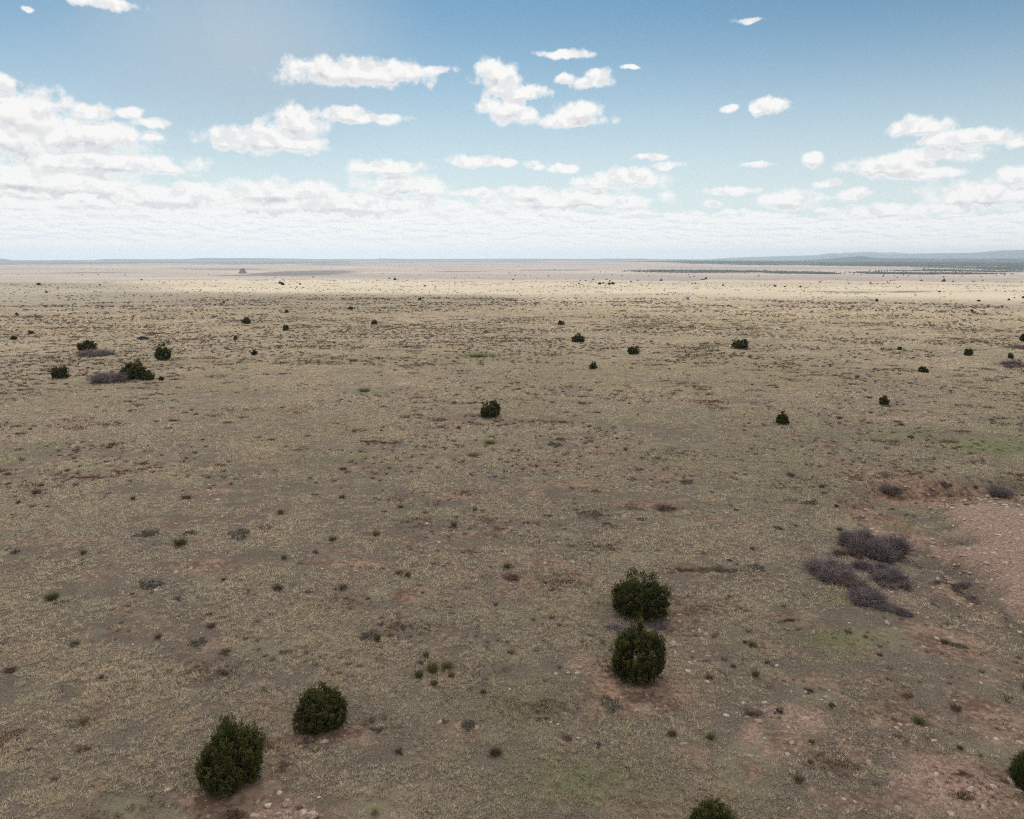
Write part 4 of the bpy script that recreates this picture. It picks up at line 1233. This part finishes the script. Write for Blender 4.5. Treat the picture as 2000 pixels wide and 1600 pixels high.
HAND = [  # px, py, width px, kind, label
    (845, 1312, 34, 'green', 'green bushy clump, middle one of the patch of sprigs left of the close junipers', 1.0),
    (818, 1322, 26, 'green', 'green clump at the lower left of the patch of sprigs', 1.0),
    (873, 1305, 32, 'green', 'green clump at the upper right of the patch of sprigs', .8),
    (848, 1338, 22, 'green', 'yellow-green sprig at the bottom of the patch of sprigs', .9),
    (882, 1322, 20, 'green', 'small green sprig at the right of the patch of sprigs', .8),
    (832, 1284, 18, 'green', 'yellowish upright sprig at the top of the patch of sprigs', 1.3),
    (822, 1296, 30, 'grey', 'purplish dry weed beside the patch of green sprigs', .7),
    (737, 1250, 20, 'green', 'single green tuft in front of a grey cactus patch, left of centre', 1.2),
    (722, 1243, 46, 'pear', 'greyish cactus patch behind the single green tuft', .6),
    (762, 1240, 22, 'straw', 'yellowish tuft right of the single green tuft', .7),
    (797, 1126, 18, 'green', 'bright green tuft with a brown weed at its left', 1.2),
    (780, 1121, 28, 'red', 'brown weed touching the bright green tuft', .7),
    (668, 1152, 42, 'grey', 'fan-shaped grey-purple weed left of centre', .8),
    (650, 1056, 22, 'green', 'yellow-green tuft above a small cactus patch', .8),
    (735, 1046, 22, 'green', 'small green tuft right of the yellow-green one', .8),
    (677, 1067, 18, 'pear', 'small cactus patch below the yellow-green tuft', .5),
    (352, 1065, 38, 'green', 'wide yellow-green clump in the left grassland', .7),
    (372, 1042, 34, 'pear', 'dark cactus patch above the wide yellow-green clump', .45),
    (290, 1043, 54, 'pear', 'long dark cactus patch at the left', .4),
    (465, 1044, 60, 'pear', 'cactus patch on reddish soil, right of the wide green clump', .4),
    (520, 1030, 36, 'pear', 'small dark cactus patch beside the lower brown bush', .4),
    (295, 1142, 56, 'pear', 'cactus and weed patch with yellow tips at the left', .5),
    (348, 1170, 28, 'grey', 'mottled dry bush below the cactus and weed patch', .9),
    (102, 1170, 38, 'green', 'low lime-green clump at the far left', .6),
    (120, 1178, 30, 'pear', 'cactus strip at the foot of the lime-green clump', .4),
    (30, 1080, 26, 'grey', 'dark scraggly bush by the left edge', .9),
    (72, 965, 30, 'dark', 'dark brown bush in the upper left grassland', .8),
    (260, 976, 15, 'dark', 'compact dark bush, right of the dark brown one at the upper left', 1.2),
    (548, 1004, 20, 'dark', 'upright dark bush in the grass left of centre', 1.1),
    (555, 1092, 18, 'dark', 'spiky brown bush below the upright dark one', 1.1),
    (668, 973, 20, 'dark', 'twiggy dark bush right of and above the upright dark one', .9),
    (887, 1030, 18, 'dark', 'tall thin brown bush near the middle', 1.6),
    (928, 998, 15, 'dark', 'small spiky bush above the middle', 1.1),
    (1047, 912, 20, 'grey', 'grey bush with a red soil patch behind it near the middle', .9),
    (896, 838, 14, 'dark', 'dark little bush left below the central juniper', 1.1),
    (875, 854, 12, 'grey', 'greyish bush a step below the dark one near the central juniper', .9),
    (957, 867, 30, 'green', 'flat green clump straight below the central juniper', .4),
    (925, 890, 36, 'green', 'thin greenish strip below the flat green clump', .25),
    (1085, 870, 44, 'pear', 'long dark cactus strip right of the flat green clump', .3),
    (990, 1108, 22, 'green', 'green tuft above a dark red soil patch near the middle', .6),
    (1000, 1130, 46, 'red', 'dark red-brown weeds on the soil patch left of the close junipers', .5),
    (912, 1418, 44, 'pear', 'bluish cactus clump at lower middle', .6),
    (865, 1410, 24, 'pear', 'smaller cactus clump left of the bluish one', .5),
    (778, 1470, 32, 'grey', 'dark ball-like twiggy weed at lower left of middle', 1.0),
    (1107, 1445, 30, 'red', 'brown twiggy weed at lower middle, left of grey stones', .8),
    (1168, 1455, 26, 'grey', 'pale grey dead weed with bare branches at lower middle', .9),
    (1195, 1375, 62, 'pear', 'black-grey cactus patch below the lower close juniper', .4),
    (1232, 1430, 22, 'pear', 'small black cactus clump below the larger cactus patch', .5),
    (602, 1450, 44, 'pear', 'blue-grey cactus patch below the juniper behind the largest one', .3),
    (582, 1578, 24, 'pear', 'dark cactus clump beside the pink boulder at the bottom', .6),
    (438, 1316, 24, 'red', 'dark purple cushion weed above the largest juniper', .6),
    (640, 1306, 18, 'straw', 'pale straw bunch, left of two, above the second juniper', .8),
    (662, 1315, 18, 'straw', 'tan straw bunch, right of two, above the second juniper', .9),
    (757, 1226, 16, 'straw', 'small tan bunch above a yellowish tuft', .8),
    (732, 1588, 26, 'straw', 'pale grass bunch at the bottom edge', 1.2),
    (310, 1246, 24, 'dark', 'small dark shrub among pale grass at the left', .8),
    (350, 1335, 14, 'grey', 'dark speck of a weed left of the largest juniper', .9),
    (20, 1312, 34, 'red', 'dark purple-brown weed at the left edge', .7),
    (1498, 1295, 16, 'red', 'dark brown ball of weed right of the lower close juniper', .9),
    (1432, 1302, 15, 'red', 'brown ball of weed, lower left of another ball', .9),
    (1455, 1255, 13, 'red', 'brown ball of weed above its neighbours right of the junipers', .9),
    (1425, 1166, 13, 'red', 'lone brown ball of weed right of the upper close juniper', .9),
    (1718, 1280, 15, 'red', 'brown ball of weed right of the green grass patch', .9),
    (1582, 1350, 34, 'grey', 'spreading grey weed beside small pink stones', .6),
    (1625, 1380, 18, 'green', 'green tuft right below the small pink stones', .9),
    (1585, 1450, 18, 'green', 'lime sprig on the pinkish bare ground, upper', .7),
    (1583, 1490, 18, 'green', 'bright lime sprig on the pinkish bare ground, lower', .8),
    (1655, 1500, 26, 'grey', 'dark purple dry weed right of the lime sprigs', .7),
    (1560, 1525, 32, 'dark', 'olive-brown weed below the lime sprigs', .8),
    (1795, 1410, 36, 'green', 'pale green tufts near a dry bush at the right', .5),
    (1875, 1462, 16, 'green', 'green tuft at the right by the grey gravel', .8),
    (1915, 1478, 12, 'green', 'tiny green tuft left of the cut-off juniper', .9),
    (1470, 1262, 26, 'green', 'yellow-green grass clump right of the lower close juniper', .6),
    (1475, 1320, 22, 'green', 'green tuft, left of a second green tuft, right of the junipers', .9),
    (1845, 1256, 24, 'green', 'yellowish green clump beside dark sticks at the right', .6),
    (1870, 1262, 36, 'pear', 'dark stick-like cactus strip beside the yellowish green clump', .4),
    (1583, 982, 32, 'pear', 'blue-black cactus clump left of the pit', .6),
    (1634, 990, 14, 'red', 'small dark weed right of the blue-black cactus clump', .9),
    (1605, 952, 18, 'green', 'lime-green tuft above the blue-black cactus clump', .7),
    (1545, 930, 28, 'dark', 'dark green weed above and left of the lime-green tuft', .6),
    (1520, 1033, 24, 'pear', 'round cactus clump between grass, left of the thickets', .7),
    (1477, 1110, 44, 'pear', 'grey-green cactus patch left of the low wide thicket', .4),
    (1640, 1036, 16, 'green', 'yellow-green sprig left of the tallest thicket', .8),
    (1340, 942, 40, 'pear', 'dark cactus strip on red soil right of centre', .4),
    (1300, 995, 60, 'red', 'dark red weeds strung across the soil right of centre', .35),
    (1905, 955, 14, 'dark', 'dark green bush on the red bank', 1.3),
    (1640, 818, 18, 'green', 'dark green cushion bush right of the feathery juniper', .5),
    (1760, 831, 16, 'green', 'green cushion bush below the stony rise', .6),
    (935, 697, 60, 'green', 'long dark green mat of bushes right of centre top', .18),
    (690, 706, 26, 'green', 'flat green mat left of centre top', .3),
    (712, 764, 34, 'green', 'yellow-green grassy mat left of the central juniper', .3),
]
rs = random.Random(4)
GRP = {'red': 'brown cushion weeds', 'grey': 'bare twiggy weeds', 'green': 'green tufts and clumps', 'dark': 'dark low bushes', 'pear': 'cactus patches', 'straw': 'pale straw bunches'}
NM = {'red': 'brown_weed', 'grey': 'dry_weed', 'green': 'green_bush', 'dark': 'dark_bush', 'pear': 'prickly_pear', 'straw': 'bunch_grass'}
CT = {'red': 'weed', 'grey': 'dry weed', 'green': 'bush', 'dark': 'bush', 'pear': 'cactus', 'straw': 'grass bunch'}
PT = {'red': 'foliage', 'grey': 'stems', 'green': 'foliage', 'dark': 'foliage', 'pear': 'pads', 'straw': 'foliage'}


def put_bush(px, py, w_, kind, label, hr, stretch):
    me = BUSH[kind][rs.randrange(len(BUSH[kind]))]
    x, y, z = g(px, py)
    W = w_ * mpp(x, y) / 2
    o = bpy.data.objects.new(NM[kind], me); COL.objects.link(o)
    o.location = (x, y, z - .02); o.rotation_euler = (0, 0, rs.random() * 6.28)
    o.scale = (W, W * stretch, W * hr * 1.15)
    tag(o, label, CT[kind], GRP[kind])


for (px, py, w_, kind, label, hr) in HAND:
    put_bush(px, py, w_, kind, label, hr, 1.0 if kind not in ('pear',) else .8)
# repeats that nothing tells apart: same label within their group
GEN = {'red': 'small brown weed lost among many in the dry grass', 'dark': 'small dark bush, one of many alike dotting the plateau',
       'grey': 'small leafless grey weed, one of many alike in the grass', 'pear': 'low dark cactus mat, one of many alike in the grass', 'green': 'small greenish bush, one of many alike dotting the grass'}
ANCH = [(455, 1480, 'the largest juniper'), (630, 1385, 'the ragged-tipped front juniper'), (1250, 1160, 'the upper close juniper'), (1242, 1275, 'the lower close juniper'),
        (958, 798, 'the central juniper'), (1527, 818, 'the feathery little juniper'), (1726, 782, 'the juniper below the stony rise'), (1446, 673, 'the broad jagged juniper'), (1237, 684, 'the blocky juniper'),
        (1130, 660, 'the flat-topped juniper'), (172, 675, 'the wide juniper by the thicket'), (319, 686, 'the pear-shaped juniper'), (262, 724, 'the broad ragged juniper'), (119, 727, 'the ball-shaped juniper'),
        (280, 659, 'the parked car'), (1700, 1060, 'the tallest thicket'), (1615, 1118, 'the low wide thicket'), (845, 1312, 'the patch of green sprigs'), (352, 1065, 'the wide yellow-green clump'), (102, 1170, 'the lime-green clump'),
        (912, 1418, 'the bluish cactus clump'), (957, 867, 'the flat green clump'), (668, 1152, 'the fan-shaped weed'), (1742, 956, 'the thicket on the red bank'), (1588, 1238, 'the pale upright stone'),
        (1585, 1490, 'the bright lime sprig'), (1388, 1590, 'the juniper at the bottom edge'), (731, 628, 'the juniper above the brown patch'), (482, 625, 'the round left-of-centre juniper'), (1803, 722, 'the low wide juniper'),
        (1891, 688, 'the compact juniper'), (548, 1004, 'the upright dark bush'), (72, 965, 'the dark brown bush'), (1047, 912, 'the grey bush on red soil'), (1870, 1460, 'the grey gravel'), (1520, 1033, 'the round cactus clump')]
ADJ = {'red': ['brown weed', 'brown cushion weed', 'reddish weed'], 'dark': ['small dark bush', 'dark speck of a bush', 'low dark bush'], 'grey': ['leafless grey weed', 'bare grey weed'],
       'pear': ['low dark cactus mat', 'small cactus mat'], 'green': ['small greenish bush', 'little green bush']}
used_labels = set()


def where_label(kind, px, py):
    order = sorted(ANCH, key=lambda a: math.hypot(a[0] - px, (a[1] - py) * 2.2))
    for ax_, ay_, nm in order[:7]:
        dx = px - ax_; dy = (py - ay_) * 2.0
        q = math.hypot(dx, dy)
        how = 'just ' if q < 110 else ('' if q < 260 else 'well ')
        an = math.degrees(math.atan2(-dy, dx)) % 360
        d = ['right of', 'above and right of', 'above', 'above and left of', 'left of', 'below and left of', 'below', 'below and right of'][int((an + 22.5) // 45) % 8]
        for adj in ADJ[kind][:1]:
            t = adj + ' ' + how + d + ' ' + nm
            if t not in used_labels and len(t.split()) <= 16:
                used_labels.add(t)
                return t
    return GEN[kind]


hp = np.array([(h[0], h[1]) for h in HAND] + [(t[0], t[1]) for t in MIDT] + [(455, 1500), (630, 1400), (1250, 1160), (1242, 1290), (1700, 1110), (1700, 1060), (1640, 1130)])
cnt = 0
while cnt < 130:
    t = rs.random()
    py = 640 + 900 * t ** 3.0; px = rs.uniform(-10, 2010)
    if np.min(np.hypot(hp[:, 0] - px, (hp[:, 1] - py) * 1.6)) < 26 + (py - 640) * .05:
        continue
    if px > 1760 and 960 < py < 1230:
        continue
    kind = rs.choice(['red', 'dark', 'grey', 'grey', 'pear', 'grey', 'green', 'red', 'red', 'red', 'dark', 'grey'])
    sz = (7 + (py - 640) * .020) * rs.uniform(.7, 1.5) * (1.5 if kind == 'pear' else 1)
    put_bush(px, py, sz, kind, where_label(kind, px, py), rs.uniform(.55, 1.1) if kind != 'pear' else .4, rs.uniform(.8, 1.3))
    hp = np.vstack([hp, (px, py)]); cnt += 1


# ------------------------------------------------------------------ stones
def rock_mesh(seed, material):
    import bmesh
    bm = bmesh.new(); bmesh.ops.create_icosphere(bm, subdivisions=3, radius=1)
    r = random.Random(seed)
    pl = [(Vector((r.gauss(0, 1), r.gauss(0, 1), r.gauss(0, .8))).normalized(), r.uniform(.55, .85)) for _ in range(11)]
    for v in bm.verts:
        p = v.co.copy()
        for n, d in pl:
            k = p.dot(n)
            if k > d: p -= n * (k - d)
        nn = float(fbm(p.x * 2 + 5, p.y * 2 + p.z * 2 + 5, seed, 3))
        v.co = p * (.93 + .16 * nn)
    me = bpy.data.meshes.new('rock'); bm.to_mesh(me); bm.free(); me.materials.append(material)
    return me


RK = [rock_mesh(i, M['rock']) for i in range(4)] + [rock_mesh(10 + i, M['paler_rock']) for i in range(3)]
ROCKS = [
    (561, 1572, 22, .8, 0, 'pink boulder at the bottom beside a dark cactus clump'),
    (525, 1574, 18, .5, 4, 'flat grey-pink stone half sunk left of the pink boulder'),
    (499, 1598, 24, .6, 1, 'pink stone cut by the bottom edge below the largest juniper'),
    (612, 1597, 26, .7, 2, 'tan stone at the bottom edge right of the pink boulder'),
    (545, 1591, 14, .5, 3, 'small reddish stone under the pink boulder'),
    (590, 1594, 12, .5, 0, 'small stone between the tan stone and the cactus clump'),
    (1588, 1238, 9, 1.5, 5, 'pale upright stone on green grass right of the close junipers'),
    (1732, 1219, 11, 1.1, 6, 'tan upright stone under the lowest thicket'),
    (1539, 1230, 9, .6, 1, 'small pinkish stone left of the pale upright one'),
    (1704, 1109, 13, .45, 5, 'flat white stone between the two lower thickets'),
    (1741, 1157, 10, .4, 5, 'flat pale stone at the foot of the right lower thicket'),
    (1776, 1136, 10, .6, 4, 'pale stone, upper of two, right of the right lower thicket'),
    (1773, 1145, 9, .6, 6, 'pale stone, lower of two, right of the right lower thicket'),
    (1832, 1134, 13, .7, 6, 'pale stone in front of the flat scrubby thicket'),
    (1811, 1207, 8, .5, 5, 'bluish pale stone on bare ground, right of the tan upright one'),
    (1991, 1236, 11, .5, 4, 'pinkish stone by the right edge below the mound'),
    (1614, 1362, 11, .4, 0, 'pink flat stone beside the spreading grey weed'),
    (1605, 1368, 7, .6, 4, 'pale stone beside the pink flat one'),
    (1893, 1545, 14, .4, 2, 'flat tan stone on the grey gravel at the lower right'),
    (1130, 1443, 9, .7, 4, 'blue-grey stone beside the brown twiggy weed'),
    (1126, 1452, 10, .6, 3, 'tan stone below the blue-grey one'),
    (1112, 1296, 9, .6, 0, 'pinkish stone at the top of the rubble left of the lower close juniper'),
    (1133, 1306, 13, .6, 1, 'biggest pink stone of the rubble left of the lower close juniper'),
    (1110, 1316, 10, .6, 2, 'tan stone at the left of the rubble'),
    (1124, 1325, 8, .6, 0, 'pink stone at the middle of the rubble'),
    (1155, 1301, 7, .6, 3, 'small stone at the right of the rubble'),
    (1138, 1333, 7, .6, 1, 'small stone at the foot of the rubble'),
    (1076, 1412, 8, .6, 4, 'small tan stone, left of a few, lower middle'),
    (1090, 1416, 9, .5, 2, 'reddish tan stone right of the small tan one, lower middle'),
    (1284, 1386, 10, .5, 0, 'pink stone on the red soil below the lower close juniper'),
    (1316, 1262, 10, .5, 1, 'pink flat stone right of the lower close juniper'),
    (865, 862, 5, .6, 5, 'small white stone on a green mat near the central juniper'),
    (457, 1310, 7, .5, 5, 'tiny white stone beside the dark purple cushion weed'),
    (1860, 994, 13, .5, 4, 'pale stone on the mound apart from the others'),
]
ROW = sorted([(1830, 996, 14), (1818, 992, 11), (1836, 990, 10), (1862, 987, 9), (1885, 978, 9), (1930, 970, 12), (1936, 983, 16), (1955, 984, 12), (1963, 988, 14), (1915, 978, 9), (1975, 985, 9), (1990, 988, 12), (1925, 976, 8), (1997, 976, 10), (1946, 975, 9)])
ORD = 'first second third fourth fifth sixth seventh eighth ninth tenth eleventh twelfth thirteenth fourteenth fifteenth'.split()
for k, (dx, dy, w_) in enumerate(ROW):
    ROCKS.append((dx, dy, w_, .45, k % 7, ORD[k] + ' stone from the left in the loose row along the mound top'))
for (px, py, w_, hr, v, lab) in ROCKS:
    x, y, z = g(px, py)
    W = w_ * mpp(x, y) / 2
    o = bpy.data.objects.new('rock', RK[v]); COL.objects.link(o)
    o.location = (x, y, z + W * hr * .35); o.scale = (W, W * .8, W * hr); o.rotation_euler = (0, 0, rs.random() * .6 - .3)
    tag(o, lab, 'stone', 'stones on the mound' if 'loose row' in lab else 'stones on the plateau')


# ------------------------------------------------------------------ car
def build_car():
    m_, N = mat('navy_car_paint'); finish(N, (0.012, 0.014, 0.028), 0.25, spec=0.5)
    paint = m_
    m_, N = mat('dark_glass'); finish(N, (0.02, 0.025, 0.03), 0.08, spec=0.6); glass = m_
    m_, N = mat('tyre_rubber'); finish(N, (0.018, 0.018, 0.018), 0.85); tyre = m_
    rim = simple_mat('alloy_rim', (.35, .35, .36), (.45, .45, .46), 20, .35, 0.0, .5, .8)
    m_, N = mat('lamp_glass'); finish(N, (0.6, 0.6, 0.6), 0.15, spec=.6); lamp = m_
    m_, N = mat('tail_glass'); finish(N, (0.25, 0.01, 0.01), 0.2, spec=.6); tail = m_
    x, y, z = g(280, 664)
    e = empty('parked_car', (x, y, z), R(-8))
    tag(e, 'dark blue hatchback parked in the grass at the left, above the pear-shaped juniper', 'car')
    W = .86
    low = [(-2.12, .30), (-2.16, .62), (-2.05, .86), (-1.2, .98), (1.75, 1.02), (2.10, .92), (2.14, .55), (2.08, .30)]
    cab = [(-1.25, .97), (-.55, 1.42), (.2, 1.50), (1.35, 1.46), (1.95, 1.00)]

    def prism(prof, w0, w1=None, ins=0.0):
        w1 = w0 if w1 is None else w1
        V = []; zmin = min(p[1] for p in prof); zmax = max(p[1] for p in prof)
        for s in (-1, 1):
            for (px_, pz) in prof:
                t = (pz - zmin) / (zmax - zmin)
                V.append((px_, s * (w0 + (w1 - w0) * t), pz))
        n = len(prof)
        F = [(i, (i + 1) % n, n + (i + 1) % n, n + i) for i in range(n)] + [tuple(range(n))[::-1], tuple(range(n, 2 * n))]
        return V, F
    b = MB(); b.add(*prism(low, W, W * .95)); b.add(*prism(cab, W * .93, W * .74)); b.build('body', paint, e, bevel=.05)
    for s in (-1, 1):
        for (x0, x1, x2, x3) in ((-1.0, -.42, .05, .05), (.12, .12, .85, .85), (.92, .92, 1.30, 1.68)):
            q = MB()
            yb = s * W * .925; yt = s * W * .775
            V = [(x0, yb + s * .006, 1.02), (x3, yb + s * .006, 1.03), (x2, yt + s * .012, 1.39), (x1, yt + s * .012, 1.38)]
            V += [(v[0], v[1] - s * .02, v[2]) for v in V]
            q.add(V, [(0, 1, 2, 3), (7, 6, 5, 4), (0, 4, 5, 1), (1, 5, 6, 2), (2, 6, 7, 3), (3, 7, 4, 0)])
            q.build('side_window', glass, e)
        q = MB(); q.box((-1.0, s * .98, 1.02), (.16, .14, .12)); q.build('mirror', paint, e, bevel=.03)
        q = MB(); q.box((-2.07, s * .62, .72), (.12, .34, .13)); q.build('headlight', lamp, e, bevel=.02)
        q = MB(); q.box((2.09, s * .66, .80), (.10, .24, .2)); q.build('taillight', tail, e, bevel=.02)
    q = MB(); q.add([(-1.20, -.68, 1.02), (-1.20, .68, 1.02), (-.60, .58, 1.41), (-.60, -.58, 1.41), (-1.16, -.68, 1.0), (-1.16, .68, 1.0), (-.56, .58, 1.39), (-.56, -.58, 1.39)], [(0, 1, 2, 3), (7, 6, 5, 4), (0, 4, 5, 1), (2, 6, 7, 3), (1, 5, 6, 2), (3, 7, 4, 0)])
    w1 = q.build('windscreen', glass, e); w1.location = (-.035, 0, .02)
    q = MB(); q.add([(1.92, -.66, 1.06), (1.92, .66, 1.06), (1.42, .56, 1.43), (1.42, -.56, 1.43), (1.88, -.66, 1.04), (1.88, .66, 1.04), (1.38, .56, 1.41), (1.38, -.56, 1.41)], [(0, 3, 2, 1), (4, 5, 6, 7), (0, 1, 5, 4), (2, 3, 7, 6), (1, 2, 6, 5), (3, 0, 4, 7)])
    w2 = q.build('rear_window', glass, e); w2.location = (.035, 0, .02)
    for wx in (-1.30, 1.30):
        for s in (-1, 1):
            wh = bpy.data.objects.new('wheel', None); COL.objects.link(wh); wh.parent = e; wh.location = (wx, s * .78, .32)
            q = MB(); q.tube((0, -.11, 0), (0, .11, 0), .33, .33, 24); q.build('tyre', tyre, wh, bevel=.03)
            q = MB(); q.tube((0, -.12, 0), (0, .12, 0), .20, .20, 16); q.build('rim', rim, wh)


build_car()


# ------------------------------------------------------------------ solar panel on a post with a low trough
def build_panel():
    m_, N = mat('solar_cells')
    P = N.new('ShaderNodeTexCoord').outputs['Object']
    br = N.new('ShaderNodeTexBrick'); N.put(br.inputs['Vector'], P); br.offset = 0
    br.inputs['Color1'].default_value = (.012, .016, .03, 1); br.inputs['Color2'].default_value = (.016, .02, .036, 1); br.inputs['Mortar'].default_value = (.10, .10, .11, 1)
    br.inputs['Scale'].default_value = 3.0; br.inputs['Mortar Size'].default_value = .012
    finish(N, br.outputs[0], .3, spec=.4); cell = m_
    metal = simple_mat('galvanised_metal', (.34, .36, .37), (.5, .52, .53), 5, .5, .004, .4, .3)
    x, y, z = g(1343, 588)
    e = empty('solar_panel', (x, y, z), R(12))
    tag(e, 'dark rectangular solar panel on a post, alone in the pale grass right of centre', 'solar panel')
    for k, zz in ((0, 1.55), (1, 2.35)):
        q = MB(); q.box((0, 0, 0), (2.3, .05, .74)); o = q.build('panel', cell, e); o.location = (0, .12 * k, zz); o.rotation_euler = (R(-20), 0, 0)
    q = MB()
    for sx in (-1, 1): q.tube((sx * .8, .10, 1.05), (sx * .8, .34, 2.75), .035)
    q.tube((-1.1, .14, 1.25), (1.1, .14, 1.25), .035)
    q.build('frame', metal, e)
    q = MB(); q.tube((0, .2, -.1), (0, .2, 1.9), .07); q.build('post', metal, e)
    # trough
    x2, y2, z2 = g(1346, 592)
    n = 28; V = []; F = []
    for (r_, h_) in ((1.5, 0), (1.5, .5), (1.42, .5), (1.42, .12)):
        for i in range(n):
            a = 2 * math.pi * i / n; V.append((r_ * math.cos(a), r_ * math.sin(a), h_))
    for k in range(3):
        for i in range(n): F.append((k * n + i, k * n + (i + 1) % n, (k + 1) * n + (i + 1) % n, (k + 1) * n + i))
    F.append(tuple(range(3 * n, 4 * n)))
    me = bpy.data.meshes.new('trough'); me.from_pydata(V, [], F); me.materials.append(metal)
    o = link('water_trough', me, loc=(x2, y2, z2 - .05)); tag(o, 'low round metal trough in front of the solar panel', 'trough')


build_panel()


def build_turbine(px, py, hpx, lab, rot):
    white = M.get('white') or simple_mat('white_paint', (.78, .79, .80), (.82, .82, .83), 2, .5, 0, .3)
    M['white'] = white
    x, y, z = g(px, py); k = mpp(x, y); H = hpx * k
    e = empty('wind_turbine', (x, y, z)); tag(e, lab, 'wind turbine', 'wind turbines')
    r = H * .045
    q = MB(); q.tube((0, 0, -1), (0, 0, H), r, r * .6, 16); q.build('tower', white, e)
    q = MB(); q.box((0, 0, H + r * .5), (r * 1.6, r * 4, r * 1.5)); q.build('nacelle', white, e, bevel=r * .3)
    q = MB(); q.tube((0, -r * 2, H + r * .5), (0, -r * 3, H + r * .5), r * .9, r * .4, 12); q.build('hub', white, e)
    for i in range(3):
        a = rot + i * 2 * math.pi / 3; L = H * .62
        c, s = math.sin(a), math.cos(a)
        w0 = r * .9
        V = []
        for (t, w_) in ((.03, .5), (.2, 1.0), (.6, .6), (1, .15)):
            for sg, dy in ((-1, -.1), (1, -.1), (1, .1), (-1, .1)):
                V.append((c * L * t + s * sg * w0 * w_ * .5, -r * 2.5 + dy * r, H + r * .5 + s * L * t - c * sg * w0 * w_ * .5))
        F = []
        for kx in range(3):
            for j in range(4):
                F.append((kx * 4 + j, kx * 4 + (j + 1) % 4, kx * 4 + 4 + (j + 1) % 4, kx * 4 + 4 + j))
        F += [(3, 2, 1, 0), (12, 13, 14, 15)]
        q = MB(); q.add(V, F); q.build('blade', white, e)


build_turbine(104, 536, 14, 'faint white wind turbine on the hazy plain at the far left, the taller one', R(-12))
build_turbine(48, 537, 9, 'faint white wind turbine on the hazy plain at the far left, the shorter one', R(0))


# ------------------------------------------------------------------ haze
def build_haze():
    m, N = mat('haze_air')
    v = N.new('ShaderNodeVolumePrincipled')
    v.inputs['Color'].default_value = (0.72, 0.86, 0.99, 1)
    v.inputs['Density'].default_value = 4.6e-5
    v.inputs['Anisotropy'].default_value = 0.4
    o = N.new('ShaderNodeOutputMaterial'); N.l.new(v.outputs[0], o.inputs['Volume'])
    q = MB(); q.box((0, 0, -30), (76000, 76000, 560))
    ob = q.build('haze', m); tag(ob, kind='stuff')
    m.cycles.homogeneous_volume = True if hasattr(m.cycles, 'homogeneous_volume') else None


build_haze()
